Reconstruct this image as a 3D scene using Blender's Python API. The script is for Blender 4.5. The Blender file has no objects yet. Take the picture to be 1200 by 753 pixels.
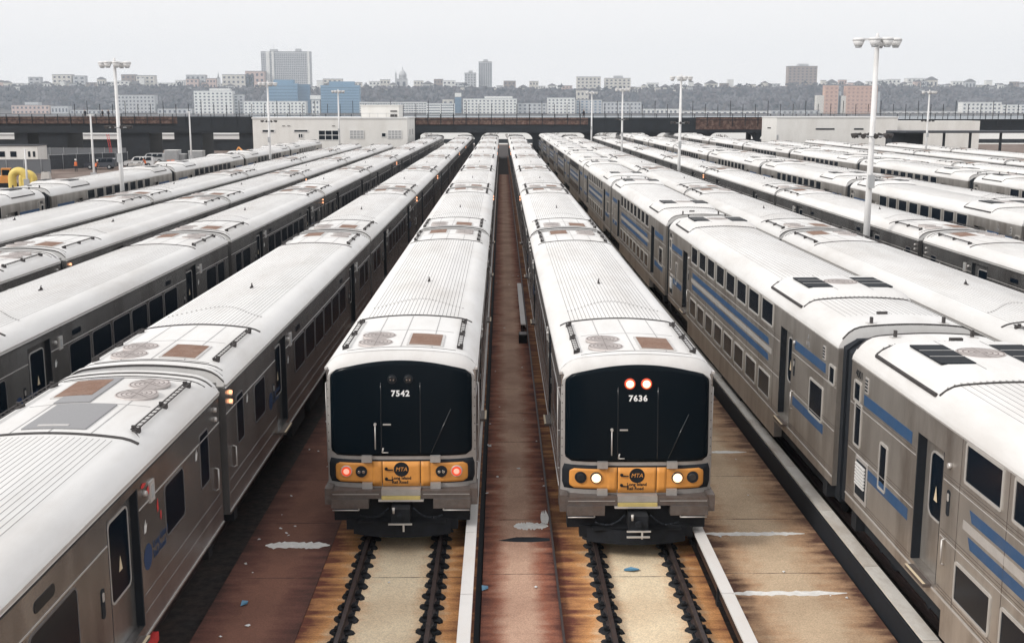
import bpy, bmesh, math, random
from mathutils import Vector, Matrix, noise
random.seed(7)
C = bpy.context.scene.collection
R = math.radians
PI = math.pi
F = 1340.0            # focal length in pixels of the 1200 wide photograph

# ------------------------------------------------------------------ camera
cam_d = bpy.data.cameras.new('camera')
cam = bpy.data.objects.new('camera', cam_d); C.objects.link(cam)
cam_d.sensor_width = 36.0
cam_d.lens = F / 1200 * 36
cam_d.clip_start = 0.1; cam_d.clip_end = 12000
cam.location = (0, 0, 8.75)
cam.rotation_euler = (R(90 - 10.5), 0, R(-0.52))
bpy.context.scene.camera = cam

# ------------------------------------------------------------------ sky, sun, exposure
W = bpy.data.worlds.new('World'); bpy.context.scene.world = W; W.use_nodes = True
nt = W.node_tree
bg = nt.nodes['Background']
sky = nt.nodes.new('ShaderNodeTexSky'); sky.sky_type = 'NISHITA'; sky.sun_disc = False
SUN_EL, SUN_ROT = R(36), R(-118)
sky.sun_elevation = SUN_EL; sky.sun_rotation = SUN_ROT
sky.dust_density = 3.0
cloud = nt.nodes.new('ShaderNodeMix'); cloud.data_type = 'RGBA'
cloud.inputs[0].default_value = 0.93                      # thick overcast hides the blue
nt.links.new(sky.outputs[0], cloud.inputs[6])
cloud.inputs[7].default_value = (8.75, 8.6, 8.6, 1)
nt.links.new(cloud.outputs[2], bg.inputs[0])
bg.inputs[1].default_value = 0.1
sd = bpy.data.lights.new('sun', 'SUN'); sd.energy = 1.7; sd.angle = R(14); sd.color = (1, .96, .9)
sun = bpy.data.objects.new('sun', sd); C.objects.link(sun)
# light comes from the left and from behind the camera's left shoulder
sdir = Vector((math.sin(SUN_ROT) * math.cos(SUN_EL), math.cos(SUN_ROT) * math.cos(SUN_EL) , math.sin(SUN_EL)))
sun.rotation_euler = (sdir).to_track_quat('Z', 'Y').to_euler()
vs = bpy.context.scene.view_settings
vs.view_transform = 'Standard'; vs.look = 'None'; vs.exposure = 0.22; vs.gamma = 1.0; vs.use_curve_mapping = False
bpy.context.scene.cycles.volume_bounces = 2
bpy.context.scene.cycles.max_bounces = 4
bpy.context.scene.cycles.diffuse_bounces = 1
bpy.context.scene.cycles.glossy_bounces = 3

# ------------------------------------------------------------------ helpers
def tag(o, label=None, cat=None, group=None, kind=None):
    if label: o['label'] = label
    if cat: o['category'] = cat
    if group: o['group'] = group
    if kind: o['kind'] = kind
    return o

def empty(name, loc=(0, 0, 0), rz=0, parent=None):
    o = bpy.data.objects.new(name, None); C.objects.link(o)
    o.location = loc; o.rotation_euler = (0, 0, rz); o.empty_display_size = .3
    if parent: o.parent = parent
    return o

def place(name, me, parent=None, loc=(0, 0, 0), rz=0):
    o = bpy.data.objects.new(name, me); C.objects.link(o)
    o.location = loc; o.rotation_euler = (0, 0, rz)
    if parent: o.parent = parent
    return o

class MB:
    def __init__(s): s.v = []; s.f = []; s.m = []; s.sm = []
    def add(s, vs, fs, m=0, smooth=False):
        n = len(s.v); s.v += [tuple(v) for v in vs]
        for f in fs: s.f.append([i + n for i in f]); s.m.append(m); s.sm.append(smooth)
        return s
    def box(s, x0, x1, y0, y1, z0, z1, m=0):
        if x0 > x1: x0, x1 = x1, x0
        if y0 > y1: y0, y1 = y1, y0
        if z0 > z1: z0, z1 = z1, z0
        return s.add([(x0,y0,z0),(x1,y0,z0),(x1,y1,z0),(x0,y1,z0),(x0,y0,z1),(x1,y0,z1),(x1,y1,z1),(x0,y1,z1)],
              [(0,3,2,1),(4,5,6,7),(0,1,5,4),(1,2,6,5),(2,3,7,6),(3,0,4,7)], m)
    def cyl(s, p0, p1, r0, r1=None, n=12, m=0, smooth=True):
        r1 = r0 if r1 is None else r1
        p0, p1 = Vector(p0), Vector(p1); d = (p1 - p0).normalized()
        a = d.orthogonal().normalized(); b = d.cross(a)
        vs = []
        for p, r in ((p0, r0), (p1, r1)):
            for i in range(n):
                t = 2*PI*i/n; vs.append(p + a*math.cos(t)*r + b*math.sin(t)*r)
        s.add(vs, [(i, (i+1) % n, n+(i+1) % n, n+i) for i in range(n)], m, smooth)
        s.add(vs[:n], [tuple(range(n))[::-1]], m); s.add(vs[n:], [tuple(range(n))], m)
        return s
    def bar(s, p0, p1, w, m=0): return s.cyl(p0, p1, w/2, n=6, m=m)
    def extrude(s, prof, y0, y1, m=0, ms=None, cap=True, smooth=False):
        n = len(prof)
        vs = [(x, y0, z) for x, z in prof] + [(x, y1, z) for x, z in prof]
        for i in range(n - 1):
            s.add([vs[i], vs[i+1], vs[n+i+1], vs[n+i]], [(0, 3, 2, 1)], ms[i] if ms else m, smooth)
        if cap:
            s.add(vs[:n], [tuple(range(n))], m); s.add(vs[n:], [tuple(range(n))[::-1]], m)
        return s
    def rot(s, ang, c=(0, 0)):
        ca, sa = math.cos(ang), math.sin(ang)
        s.v = [(c[0]+(x-c[0])*ca-(y-c[1])*sa, c[1]+(x-c[0])*sa+(y-c[1])*ca, z) for x, y, z in s.v]; return s
    def mesh(s, name, mats):
        me = bpy.data.meshes.new(name); me.from_pydata(s.v, [], s.f)
        for m in mats: me.materials.append(m)
        me.polygons.foreach_set('material_index', s.m); me.polygons.foreach_set('use_smooth', s.sm)
        bm = bmesh.new(); bm.from_mesh(me)
        bmesh.ops.remove_doubles(bm, verts=bm.verts, dist=0.0004)
        bmesh.ops.recalc_face_normals(bm, faces=bm.faces); bm.to_mesh(me); bm.free()
        me.update(); return me
    def build(s, name, mats, parent=None, loc=(0, 0, 0), rz=0):
        if not isinstance(mats, (list, tuple)): mats = [mats]
        return place(name, s.mesh(name, mats), parent, loc, rz)

def rrect(w, h, r, n=5):
    pts = []
    for cx, cy, a0 in ((w/2-r, h/2-r, 0), (-w/2+r, h/2-r, 90), (-w/2+r, -h/2+r, 180), (w/2-r, -h/2+r, 270)):
        for i in range(n + 1):
            a = R(a0 + 90*i/n); pts.append((cx + r*math.cos(a), cy + r*math.sin(a)))
    return pts

def plate_x(mb, w, h, r, x0, x1, cy, cz, m, n=5):
    """rounded plate in the YZ plane between x0 (inner) and x1 (outer)"""
    p = rrect(w, h, r, n); k = len(p)
    vs = [(x1, cy+a, cz+b) for a, b in p] + [(x0, cy+a, cz+b) for a, b in p]
    mb.add(vs, [tuple(range(k))] + [(i, k+i, k+(i+1) % k, (i+1) % k) for i in range(k)], m)
def ring_x(mb, w, h, r, t, x0, x1, cy, cz, m, n=5):
    po = rrect(w, h, r, n); pi_ = rrect(w-2*t, h-2*t, max(r-t, .01), n); k = len(po)
    vs = [(x1, cy+a, cz+b) for a, b in po] + [(x1, cy+a, cz+b) for a, b in pi_] + [(x0, cy+a, cz+b) for a, b in po] + [(x0, cy+a, cz+b) for a, b in pi_]
    fs = []
    for i in range(k):
        j = (i+1) % k
        fs += [(i, j, k+j, k+i), (i, 2*k+i, 2*k+j, j), (k+i, k+j, 3*k+j, 3*k+i)]
    mb.add(vs, fs, m)

def text_mesh(body, size, mats, align='CENTER', extrude=.004, shear=0, spacing=1.0, offset=0.0):
    cu = bpy.data.curves.new('lettering', 'FONT'); cu.body = body; cu.size = size
    cu.align_x = align; cu.align_y = 'CENTER'; cu.extrude = extrude; cu.shear = shear; cu.space_character = spacing
    cu.offset = offset; cu.resolution_u = 3
    o = bpy.data.objects.new('lettering', cu); C.objects.link(o)
    bpy.context.view_layer.update()
    me = bpy.data.meshes.new_from_object(o.evaluated_get(bpy.context.evaluated_depsgraph_get()))
    bpy.data.objects.remove(o)
    me.materials.clear()
    for m in mats: me.materials.append(m)
    return me

# ------------------------------------------------------------------ materials
def mat(name, col, rough=.6, metal=0.0, var=0.0, scale=3.0, stretch=(1, 1, 1), dirt=None, dirt_amt=0.0, dirt_scale=1.0,
        bump=0.0, bump_scale=40.0, spec=.5, emit=None, estr=0.0, coat=0, objvar=0.0):
    m = bpy.data.materials.new(name); m.use_nodes = True; n = m.node_tree; b = n.nodes['Principled BSDF']
    b.inputs['Roughness'].default_value = rough; b.inputs['Metallic'].default_value = metal
    b.inputs['Specular IOR Level'].default_value = spec
    b.inputs['Base Color'].default_value = (*col, 1)
    if emit: b.inputs['Emission Color'].default_value = (*emit, 1); b.inputs['Emission Strength'].default_value = estr
    tc = n.nodes.new('ShaderNodeTexCoord'); mp = n.nodes.new('ShaderNodeMapping'); n.links.new(tc.outputs['Object'], mp.inputs[0])
    mp.inputs['Scale'].default_value = stretch
    info = n.nodes.new('ShaderNodeObjectInfo'); off = n.nodes.new('ShaderNodeVectorMath'); off.operation = 'SCALE'
    off.inputs[0].default_value = (31, 17, 9); n.links.new(info.outputs['Random'], off.inputs['Scale'])
    n.links.new(off.outputs[0], mp.inputs['Location'])
    cur = None
    if var > 0:
        t = n.nodes.new('ShaderNodeTexNoise'); t.inputs['Scale'].default_value = scale; t.inputs['Detail'].default_value = 8
        t.inputs['Roughness'].default_value = .65; n.links.new(mp.outputs[0], t.inputs[0])
        r = n.nodes.new('ShaderNodeValToRGB'); n.links.new(t.outputs[0], r.inputs[0])
        r.color_ramp.elements[0].position = .3; r.color_ramp.elements[1].position = .7
        r.color_ramp.elements[0].color = (*[c*(1-var) for c in col], 1); r.color_ramp.elements[1].color = (*[min(1, c*(1+var)) for c in col], 1)
        cur = r.outputs[0]
    if dirt:
        t = n.nodes.new('ShaderNodeTexNoise'); t.inputs['Scale'].default_value = dirt_scale; t.inputs['Detail'].default_value = 10
        t.inputs['Roughness'].default_value = .7; n.links.new(mp.outputs[0], t.inputs[0])
        r = n.nodes.new('ShaderNodeMapRange'); n.links.new(t.outputs[0], r.inputs[0])
        r.inputs[1].default_value = .45; r.inputs[2].default_value = .75; r.inputs[4].default_value = dirt_amt
        x = n.nodes.new('ShaderNodeMix'); x.data_type = 'RGBA'; n.links.new(r.outputs[0], x.inputs[0])
        if cur: n.links.new(cur, x.inputs[6])
        else: x.inputs[6].default_value = (*col, 1)
        x.inputs[7].default_value = (*dirt, 1); cur = x.outputs[2]
    if objvar and cur:      # every car has weathered a little differently
        q = n.nodes.new('ShaderNodeMapRange'); n.links.new(info.outputs['Random'], q.inputs[0]); q.inputs[3].default_value = 1-objvar; q.inputs[4].default_value = 1.0
        w_ = n.nodes.new('ShaderNodeVectorMath'); w_.operation = 'SCALE'; n.links.new(cur, w_.inputs[0]); n.links.new(q.outputs[0], w_.inputs['Scale']); cur = w_.outputs[0]
    if cur: n.links.new(cur, b.inputs['Base Color'])
    if bump > 0:
        t = n.nodes.new('ShaderNodeTexNoise'); t.inputs['Scale'].default_value = bump_scale; t.inputs['Detail'].default_value = 6
        n.links.new(tc.outputs['Object'], t.inputs[0])
        bp = n.nodes.new('ShaderNodeBump'); bp.inputs['Strength'].default_value = bump; bp.inputs['Distance'].default_value = .02
        n.links.new(t.outputs[0], bp.inputs['Height']); n.links.new(bp.outputs[0], b.inputs['Normal'])
    if coat: b.inputs['Coat Weight'].default_value = coat
    return m

M = {}
M['steel'] = mat('brushed_steel', (.45, .445, .44), .26, .80, .16, 2.2, (1, 1, .25), (.12, .10, .095), .85, .9, .15, 60, objvar=.16)
M['steel2'] = mat('bilevel_steel', (.53, .50, .465), .33, .65, .16, 2.2, (1, 1, .25), (.15, .11, .085), .85, .8, .15, 60, objvar=.12)
M['trim'] = mat('bright_trim', (.62, .60, .58), .4, .4, .1, 4)
M['roof'] = mat('roof_white', (.80, .795, .785), .65, 0, .05, 1.2, (1, .3, 1), (.46, .41, .36), .42, .7, .05, 30, objvar=.07)
M['rib'] = mat('roof_rib', (.40, .395, .39), .6, 0, .15, 3)  # collected dirt and the thin shadow lines of the ribs, put into the colour
M['seam'] = mat('roof_seam', (.055, .05, .05), .8, 0, .3, 6)
M['fan'] = mat('fan_metal', (.58, .53, .51), .6, .1, .1, 8)
M['fanline'] = mat('fan_line', (.25, .21, .20), .6, 0)
M['brown'] = mat('brown_mesh', (.22, .125, .085), .85, 0, .35, 30, (1, 1, 1), (.40, .30, .25), .5, 3, .3, 90)
M['greymat'] = mat('grey_mat', (.30, .30, .31), .8, 0, .12, 60)
M['black'] = mat('navy_black', (.004, .008, .014), .8, 0, .3, 4)
M['rubber'] = mat('rubber', (.005, .009, .015), .85, 0, .3, 4)
M['glass'] = mat('window_glass', (.0035, .009, .017), .2, 0, 0, spec=.12)
M['wshield'] = mat('windshield_glass', (.003, .007, .011), .2, 0, 0, spec=.10)
M['under'] = mat('underframe_grime', (.007, .009, .013), .9, 0, .5, 5)
M['orange'] = mat('orange_panel', (.78, .34, .075), .5, 0, .05, 5, (1, 1, 1), (.45, .18, .05), .35, 4)
M['yellow'] = mat('yellow_step', (.60, .48, .18), .6, 0, .1, 9)
M['bumper'] = mat('bumper_steel', (.15, .13, .12), .55, .4, .2, 8, (1, 1, 1), (.14, .09, .07), .8, 3, .3, 60)
M['collar'] = mat('cab_steel', (.44, .425, .41), .45, .4, .1, 5, (1, 1, 1), (.25, .2, .18), .5, 2)
M['white'] = mat('white_paint', (.78, .78, .77), .5, 0, .05, 6)
M['lampwhite'] = mat('mast_white', (.76, .76, .76), .5, 0, .04, 3, (1, 1, 1), (.45, .42, .38), .3, 1)
M['blue'] = mat('blue_stripe', (.028, .085, .19), .5, 0, .12, 6, (1, 1, 1), (.12, .14, .2), .4, 2)
M['logoblue'] = mat('logo_blue', (.02, .05, .13), .6)
M['decal'] = mat('decal_yellow', (.72, .60, .42), .6)
M['red'] = mat('red_paint', (.62, .05, .05), .5, 0, .2, 8)
M['e_warm'] = mat('headlamp_lit', (1, .8, .6), emit=(1.0, .55, .28), estr=1.7)
M['e_hot'] = mat('lamp_core_lit', (1, .9, .8), emit=(1.0, .74, .52), estr=1.7)
M['e_red'] = mat('tail_lamp_lit', (.9, .2, .15), emit=(1.0, .30, .22), estr=1.2)
M['redrim'] = mat('red_lens_halo', (.5, .03, .03), .3, emit=(1, .16, .05), estr=.45)  # tail lamp lens; round the lit roof lights it paints a red halo
M['e_amber'] = mat('marker_lamp_lit', (1, .5, .2), emit=(1, .42, .22), estr=1.9)
M['lens'] = mat('dark_lens', (.02, .025, .03), .12, 0, spec=.8)
M['chrome'] = mat('chrome', (.6, .6, .6), .2, .9)
M['rail'] = mat('rail_steel', (.07, .055, .055), .45, .5, .3, 6, (1, 1, 1), (.08, .04, .03), .6, 3)
M['pad'] = mat('fastener_pad', (.008, .010, .014), .8, 0, .4, 12)
M['cover'] = mat('third_rail_cover', (.70, .67, .62), .65, 0, .1, 3, (1, .5, 1), (.36, .27, .19), .75, 1.3, .2, 20)
M['coverclean'] = mat('third_rail_cover_clean', (.78, .76, .74), .6, 0, .06, 3, (1, .5, 1), (.55, .48, .42), .5, 1.5, .1, 20)
M['chalk'] = mat('white_sealant', (.84, .83, .80), .7, 0, .15, 8)
M['cream'] = mat('cream_wall', (.82, .81, .78), .7, 0, .04, .6, (1, 1, .3), (.5, .46, .4), .3, .5)
M['rust'] = mat('rusty_girder', (.075, .038, .03), .8, 0, .5, 1.5, (1, 1, 1), (.38, .27, .22), .6, 2.2)
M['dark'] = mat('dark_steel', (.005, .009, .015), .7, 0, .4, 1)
M['vest'] = mat('orange_vest', (.9, .22, .07), .8)
M['skin'] = mat('skin', (.45, .28, .2), .6)
M['cloth'] = mat('dark_cloth', (.025, .03, .045), .9, 0, .3, 6)
M['carwhite'] = mat('car_paint_white', (.7, .7, .7), .3, .1, .03, 3, coat=.5)
M['cardark'] = mat('car_paint_dark', (.03, .035, .05), .3, .2, .1, 3, coat=.5)
M['machine'] = mat('machine_yellow', (.78, .60, .16), .5, 0, .1, 3)
M['morange'] = mat('machine_orange', (.80, .34, .08), .5, 0, .1, 3, (1, 1, 1), (.3, .14, .06), .5, 2)
M['bin'] = mat('box_grey', (.42, .43, .44), .6, .1, .1, 3)
M['concrete'] = mat('pale_concrete', (.58, .56, .53), .8, 0, .12, 2)
M['screen'] = mat('dark_screen', (.045, .05, .06), .9, 0, .4, 6)
M['meshf'] = mat('chainlink', (.16, .17, .185), .9, 0, .4, 14)
M['bark'] = mat('bare_twigs', (.12, .085, .07), .9, 0, .3, 3)

def ground_mat(name, half, centre, edge, far, seed=0, joint=3.0, wear=.35):
    """concrete with rust spreading in from the long edges, darkened there for shade beside the trains; object X is across the slab"""
    m = bpy.data.materials.new(name); m.use_nodes = True; n = m.node_tree; b = n.nodes['Principled BSDF']; L = n.links.new
    tc = n.nodes.new('ShaderNodeTexCoord'); sp = n.nodes.new('ShaderNodeSeparateXYZ'); L(tc.outputs['Object'], sp.inputs[0])
    nz = n.nodes.new('ShaderNodeTexNoise'); nz.inputs['Scale'].default_value = 1.6; nz.inputs['Detail'].default_value = 9; nz.inputs['Roughness'].default_value = .68
    L(tc.outputs['Object'], nz.inputs[0])
    ab = n.nodes.new('ShaderNodeMath'); ab.operation = 'ABSOLUTE'; L(sp.outputs[0], ab.inputs[0])
    dv = n.nodes.new('ShaderNodeMath'); dv.operation = 'DIVIDE'; L(ab.outputs[0], dv.inputs[0]); dv.inputs[1].default_value = half
    ns = n.nodes.new('ShaderNodeMath'); ns.operation = 'MULTIPLY_ADD'; L(nz.outputs[0], ns.inputs[0]); ns.inputs[1].default_value = wear*1.6; ns.inputs[2].default_value = -wear*.8
    ad0 = n.nodes.new('ShaderNodeMath'); ad0.operation = 'ADD'; L(dv.outputs[0], ad0.inputs[0]); L(ns.outputs[0], ad0.inputs[1])
    mp = n.nodes.new('ShaderNodeMapping'); mp.inputs['Scale'].default_value = (.5, 3.4, 1); L(tc.outputs['Object'], mp.inputs[0])
    n4 = n.nodes.new('ShaderNodeTexNoise'); n4.inputs['Scale'].default_value = 1.3; n4.inputs['Detail'].default_value = 5; L(mp.outputs[0], n4.inputs[0])
    n5 = n.nodes.new('ShaderNodeMath'); n5.operation = 'MULTIPLY_ADD'; L(n4.outputs[0], n5.inputs[0]); n5.inputs[1].default_value = 1.3; n5.inputs[2].default_value = -.65
    n6 = n.nodes.new('ShaderNodeMath'); n6.operation = 'MULTIPLY'; L(n5.outputs[0], n6.inputs[0]); L(dv.outputs[0], n6.inputs[1])
    ad = n.nodes.new('ShaderNodeMath'); ad.operation = 'ADD'; L(ad0.outputs[0], ad.inputs[0]); L(n6.outputs[0], ad.inputs[1])
    cr = n.nodes.new('ShaderNodeValToRGB'); L(ad.outputs[0], cr.inputs[0]); e = cr.color_ramp.elements
    e[0].position = .25; e[0].color = (*centre, 1); e[1].position = 1.0; e[1].color = (*far, 1)  # far tone also carries painted shade beside the trains
    k = cr.color_ramp.elements.new(.66); k.color = (*edge, 1)
    # blotches
    n2 = n.nodes.new('ShaderNodeTexNoise'); n2.inputs['Scale'].default_value = .55; n2.inputs['Detail'].default_value = 8; L(tc.outputs['Object'], n2.inputs[0])
    r2 = n.nodes.new('ShaderNodeMapRange'); L(n2.outputs[0], r2.inputs[0]); r2.inputs[1].default_value = .42; r2.inputs[2].default_value = .7; r2.inputs[4].default_value = .5
    mx = n.nodes.new('ShaderNodeMix'); mx.data_type = 'RGBA'; L(r2.outputs[0], mx.inputs[0]); L(cr.outputs[0], mx.inputs[6]); mx.inputs[7].default_value = (*[c*.55 for c in edge], 1)
    # speckle
    n3 = n.nodes.new('ShaderNodeTexNoise'); n3.inputs['Scale'].default_value = 38; n3.inputs['Detail'].default_value = 4; L(tc.outputs['Object'], n3.inputs[0])
    r3 = n.nodes.new('ShaderNodeMapRange'); L(n3.outputs[0], r3.inputs[0]); r3.inputs[1].default_value = .3; r3.inputs[2].default_value = .7; r3.inputs[3].default_value = .78; r3.inputs[4].default_value = 1.2
    vm = n.nodes.new('ShaderNodeVectorMath'); vm.operation = 'SCALE'; L(mx.outputs[2], vm.inputs[0]); L(r3.outputs[0], vm.inputs['Scale'])
    # transverse joints with a little grime
    fr = n.nodes.new('ShaderNodeMath'); fr.operation = 'PINGPONG'; L(sp.outputs[1], fr.inputs[0]); fr.inputs[1].default_value = joint/2
    j2 = n.nodes.new('ShaderNodeMath'); j2.operation = 'MULTIPLY_ADD'; L(nz.outputs[0], j2.inputs[0]); j2.inputs[1].default_value = .10; j2.inputs[2].default_value = -.035
    lt = n.nodes.new('ShaderNodeMath'); lt.operation = 'LESS_THAN'; L(fr.outputs[0], lt.inputs[0]); L(j2.outputs[0], lt.inputs[1])
    jm = n.nodes.new('ShaderNodeMath'); jm.operation = 'MULTIPLY'; L(lt.outputs[0], jm.inputs[0]); jm.inputs[1].default_value = .75
    m3 = n.nodes.new('ShaderNodeMix'); m3.data_type = 'RGBA'; L(jm.outputs[0], m3.inputs[0]); L(vm.outputs[0], m3.inputs[6]); m3.inputs[7].default_value = (.05, .025, .02, 1)
    L(m3.outputs[2], b.inputs['Base Color']); b.inputs['Roughness'].default_value = .85
    bp = n.nodes.new('ShaderNodeBump'); bp.inputs['Strength'].default_value = .35; bp.inputs['Distance'].default_value = .02; L(n3.outputs[0], bp.inputs['Height']); L(bp.outputs[0], b.inputs['Normal'])
    return m
M['slab'] = ground_mat('track_slab_concrete', 1.55, (.82, .68, .48), (.60, .29, .11), (.13, .035, .02))
M['aisle'] = ground_mat('aisle_concrete', .75, (.56, .36, .26), (.30, .11, .065), (.08, .022, .016), wear=.5, joint=3.0)
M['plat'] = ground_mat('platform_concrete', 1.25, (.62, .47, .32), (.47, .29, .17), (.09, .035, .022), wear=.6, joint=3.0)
M['plat2'] = ground_mat('stained_shaded_concrete', 1.0, (.24, .11, .075), (.14, .055, .04), (.06, .025, .02), wear=.7, joint=3.0)  # rust stained, toned darker to paint the shade in the gap between trains

# ------------------------------------------------------------------ ground, river, far shore
Ym, Yf = -30, 5000
g = MB(); g.add([(-420, Ym, -.45), (420, Ym, -.45), (420, 330, -.45), (-420, 330, -.45)], [(0, 1, 2, 3)])
M['yard'] = mat('yard_ground', (.16, .115, .095), .95, 0, .4, .5, (1, 1, 1), (.32, .28, .25), .6, .15, .4, 8)
tag(g.build('yard_ground', M['yard']), kind='structure')
g = MB(); g.add([(-420, 308, -.40), (420, 308, -.40), (420, 329, -.40), (-420, 329, -.40)], [(0, 1, 2, 3)])
M['pale'] = mat('pale_pavement', (.66, .65, .62), .9, 0, .08, .3)
tag(g.build('pavement', M['pale']), kind='structure')
M['water'] = mat('river_water', (.20, .24, .27), .25, 0, .1, .02, spec=.5)
g = MB(); g.add([(-2500, 322, -2.2), (2500, 322, -2.2), (2500, 2150, -2.2), (-2500, 2150, -2.2)], [(0, 1, 2, 3)])
g.add([(-2500, Ym, -2.3), (2500, Ym, -2.3), (2500, 322, -2.3), (-2500, 322, -2.3)], [(0, 1, 2, 3)])
tag(g.build('river_water', M['water']), kind='structure')

def seg(a, x):
    for i in range(len(a)-1):
        if a[i][0] <= x <= a[i+1][0]:
            t = (x-a[i][0])/(a[i+1][0]-a[i][0]); t = t*t*(3-2*t)
            return a[i][1]*(1-t)+a[i+1][1]*t
    return a[0][1] if x < a[0][0] else a[-1][1]
# ridge line: (photo column, photo row) turned into metres at 2560 m
RD = 2560
def farx(px, Y): return (px-588)*Y/1363
def farz(py, Y): return 8.75-(py-128)*Y/1387
ridge_px = [(-300, 104), (0, 102), (100, 101), (200, 101), (300, 103), (420, 103), (520, 102), (620, 104), (720, 106), (800, 104), (880, 103), (960, 100), (1050, 101), (1130, 103), (1200, 103), (1500, 100)]
def ridge_h(X):
    return farz(seg(ridge_px, X*1363/RD+588), RD)
def terrain_z(X, Y):
    h = ridge_h(X)
    t = (Y-2200)/(RD-2200); t = max(0, min(1, t)); t = t**.8
    z = 1.5 + (h-1.5)*t
    if Y > RD: z = h
    return z
g = MB(); nx, ny = 150, 26
vs_ = []
for j in range(ny+1):
    Y = 2120 + (3100-2120)*j/ny
    for i in range(nx+1):
        X = -1900+3800*i/nx
        z = terrain_z(X, Y) + (noise.noise(Vector((X*.01, Y*.01, 0)))*5 if 2230 < Y < 2540 else 0)
        vs_.append((X, Y, -3 if j == 0 else z))
g.add(vs_, [(j*(nx+1)+i, j*(nx+1)+i+1, (j+1)*(nx+1)+i+1, (j+1)*(nx+1)+i) for j in range(ny) for i in range(nx)], 0, True)
M['hill'] = mat('hill_soil', (.085, .07, .065), .95, 0, .4, .02)
tag(g.build('hills', M['hill']), kind='structure')

# ------------------------------------------------------------------ bare woods covering the far slope (one mass)
def ico_lump(mb, c, rx, rz, m, rnd):
    t = (1+5**.5)/2
    vv = [(-1,t,0),(1,t,0),(-1,-t,0),(1,-t,0),(0,-1,t),(0,1,t),(0,-1,-t),(0,1,-t),(t,0,-1),(t,0,1),(-t,0,-1),(-t,0,1)]
    ff = [(0,11,5),(0,5,1),(0,1,7),(0,7,10),(0,10,11),(1,5,9),(5,11,4),(11,10,2),(10,7,6),(7,1,8),(3,9,4),(3,4,2),(3,2,6),(3,6,8),(3,8,9),(4,9,5),(2,4,11),(6,2,10),(8,6,7),(9,8,1)]
    out = []
    for v in vv:
        k = rnd.uniform(.5, 1.25)/1.9
        out.append((c[0]+v[0]*rx*k, c[1]+v[1]*rx*k, c[2]+v[2]*rz*k))
    mb.add(out, ff, m)
rnd = random.Random(3)
wb = MB()
for i in range(9000):
    X = rnd.uniform(-1350, 1350); Y = rnd.uniform(2215, 2535)
    z = terrain_z(X, Y)
    s = rnd.uniform(4, 9)*(1.0 if Y < 2480 else .6)
    for k in range(2):
        ico_lump(wb, (X+rnd.uniform(-5, 5), Y+rnd.uniform(-5, 5), z+s*rnd.uniform(.3, .9)), s*rnd.uniform(.5, .9), s*rnd.uniform(.6, 1.1), (rnd.choice((0, 1, 1)) if noise.noise(Vector((X*.012, Y*.02, 3))) > .12 else rnd.choice((0, 0, 2, 2, 1))), rnd)
W1 = mat('bare_wood_brown', (.070, .060, .070), .95, 0, .3, .05)
W2 = mat('bare_wood_grey', (.11, .105, .12), .95, 0, .3, .05)
W3 = mat('bare_wood_dark', (.035, .037, .05), .95, 0, .3, .05)
tag(wb.build('hillside_woods', [W1, W2, W3]), 'bare brown winter woods covering the long slope across the river', 'woods', kind='stuff')

# single bare trees standing above the crest line
rnd = random.Random(17)
for i in range(80):
    pxx = rnd.uniform(-20, 1220) if i % 3 else rnd.uniform(640, 1220)
    Yt = rnd.uniform(2536, 2544); X = farx(pxx, Yt); z = terrain_z(X, Yt); hh_ = rnd.uniform(9, 17)
    o = empty('crest_tree', (X, Yt, z-1)); tag(o, 'single bare rounded tree standing above the far crest line', 'tree', 'bare trees along the far crest')
    t = MB(); t.cyl((0, 0, 0), (0, 0, hh_*.5), .6, .4, 5); t.build('trunk', W3, o)
    c = MB()
    for k in range(16):
        a_ = rnd.uniform(0, 2*PI); q = rnd.random()**.5*hh_*.42
        ico_lump(c, (q*math.cos(a_), q*math.sin(a_)*.5, hh_*(.45+.5*rnd.random()*(1-q/(hh_*.6)))), rnd.uniform(1.0, 2.2), rnd.uniform(1.0, 2.2), 0, rnd)
    c.build('crown', rnd.choice((W1, W2, W3)), o)

# ------------------------------------------------------------------ haze
hz = MB().box(-2000, 2000, -45, 3200, -6, 175)
hm = bpy.data.materials.new('haze_air'); hm.use_nodes = True; hn = hm.node_tree; hn.nodes.remove(hn.nodes['Principled BSDF'])
pv = hn.nodes.new('ShaderNodeVolumePrincipled'); pv.inputs['Color'].default_value = (.84, .92, 1.0, 1); pv.inputs['Density'].default_value = .00015
pv.inputs['Anisotropy'].default_value = 0.0
hn.links.new(pv.outputs[0], hn.nodes['Material Output'].inputs['Volume'])
ho = hz.build('haze', hm); tag(ho, 'pale even haze in the air over the yard and river', 'haze', kind='stuff')

# ------------------------------------------------------------------ far buildings
FB = {k: mat('far_'+k, c, .8, 0, .06, .05) for k, c in dict(white=(.78, .77, .74), cream=(.66, .62, .56), grey=(.52, .52, .53), tan=(.55, .33, .24), brown=(.30, .23, .20), blue=(.14, .27, .40), dblue=(.09, .18, .29), pink=(.60, .45, .40), brick=(.36, .18, .14)).items()}
FB['win'] = mat('far_window', (.05, .06, .09), .4); FB['roofd'] = mat('far_roof', (.18, .17, .18), .9)
FB['winb'] = mat('far_window_blue', (.05, .13, .24), .3)

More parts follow.
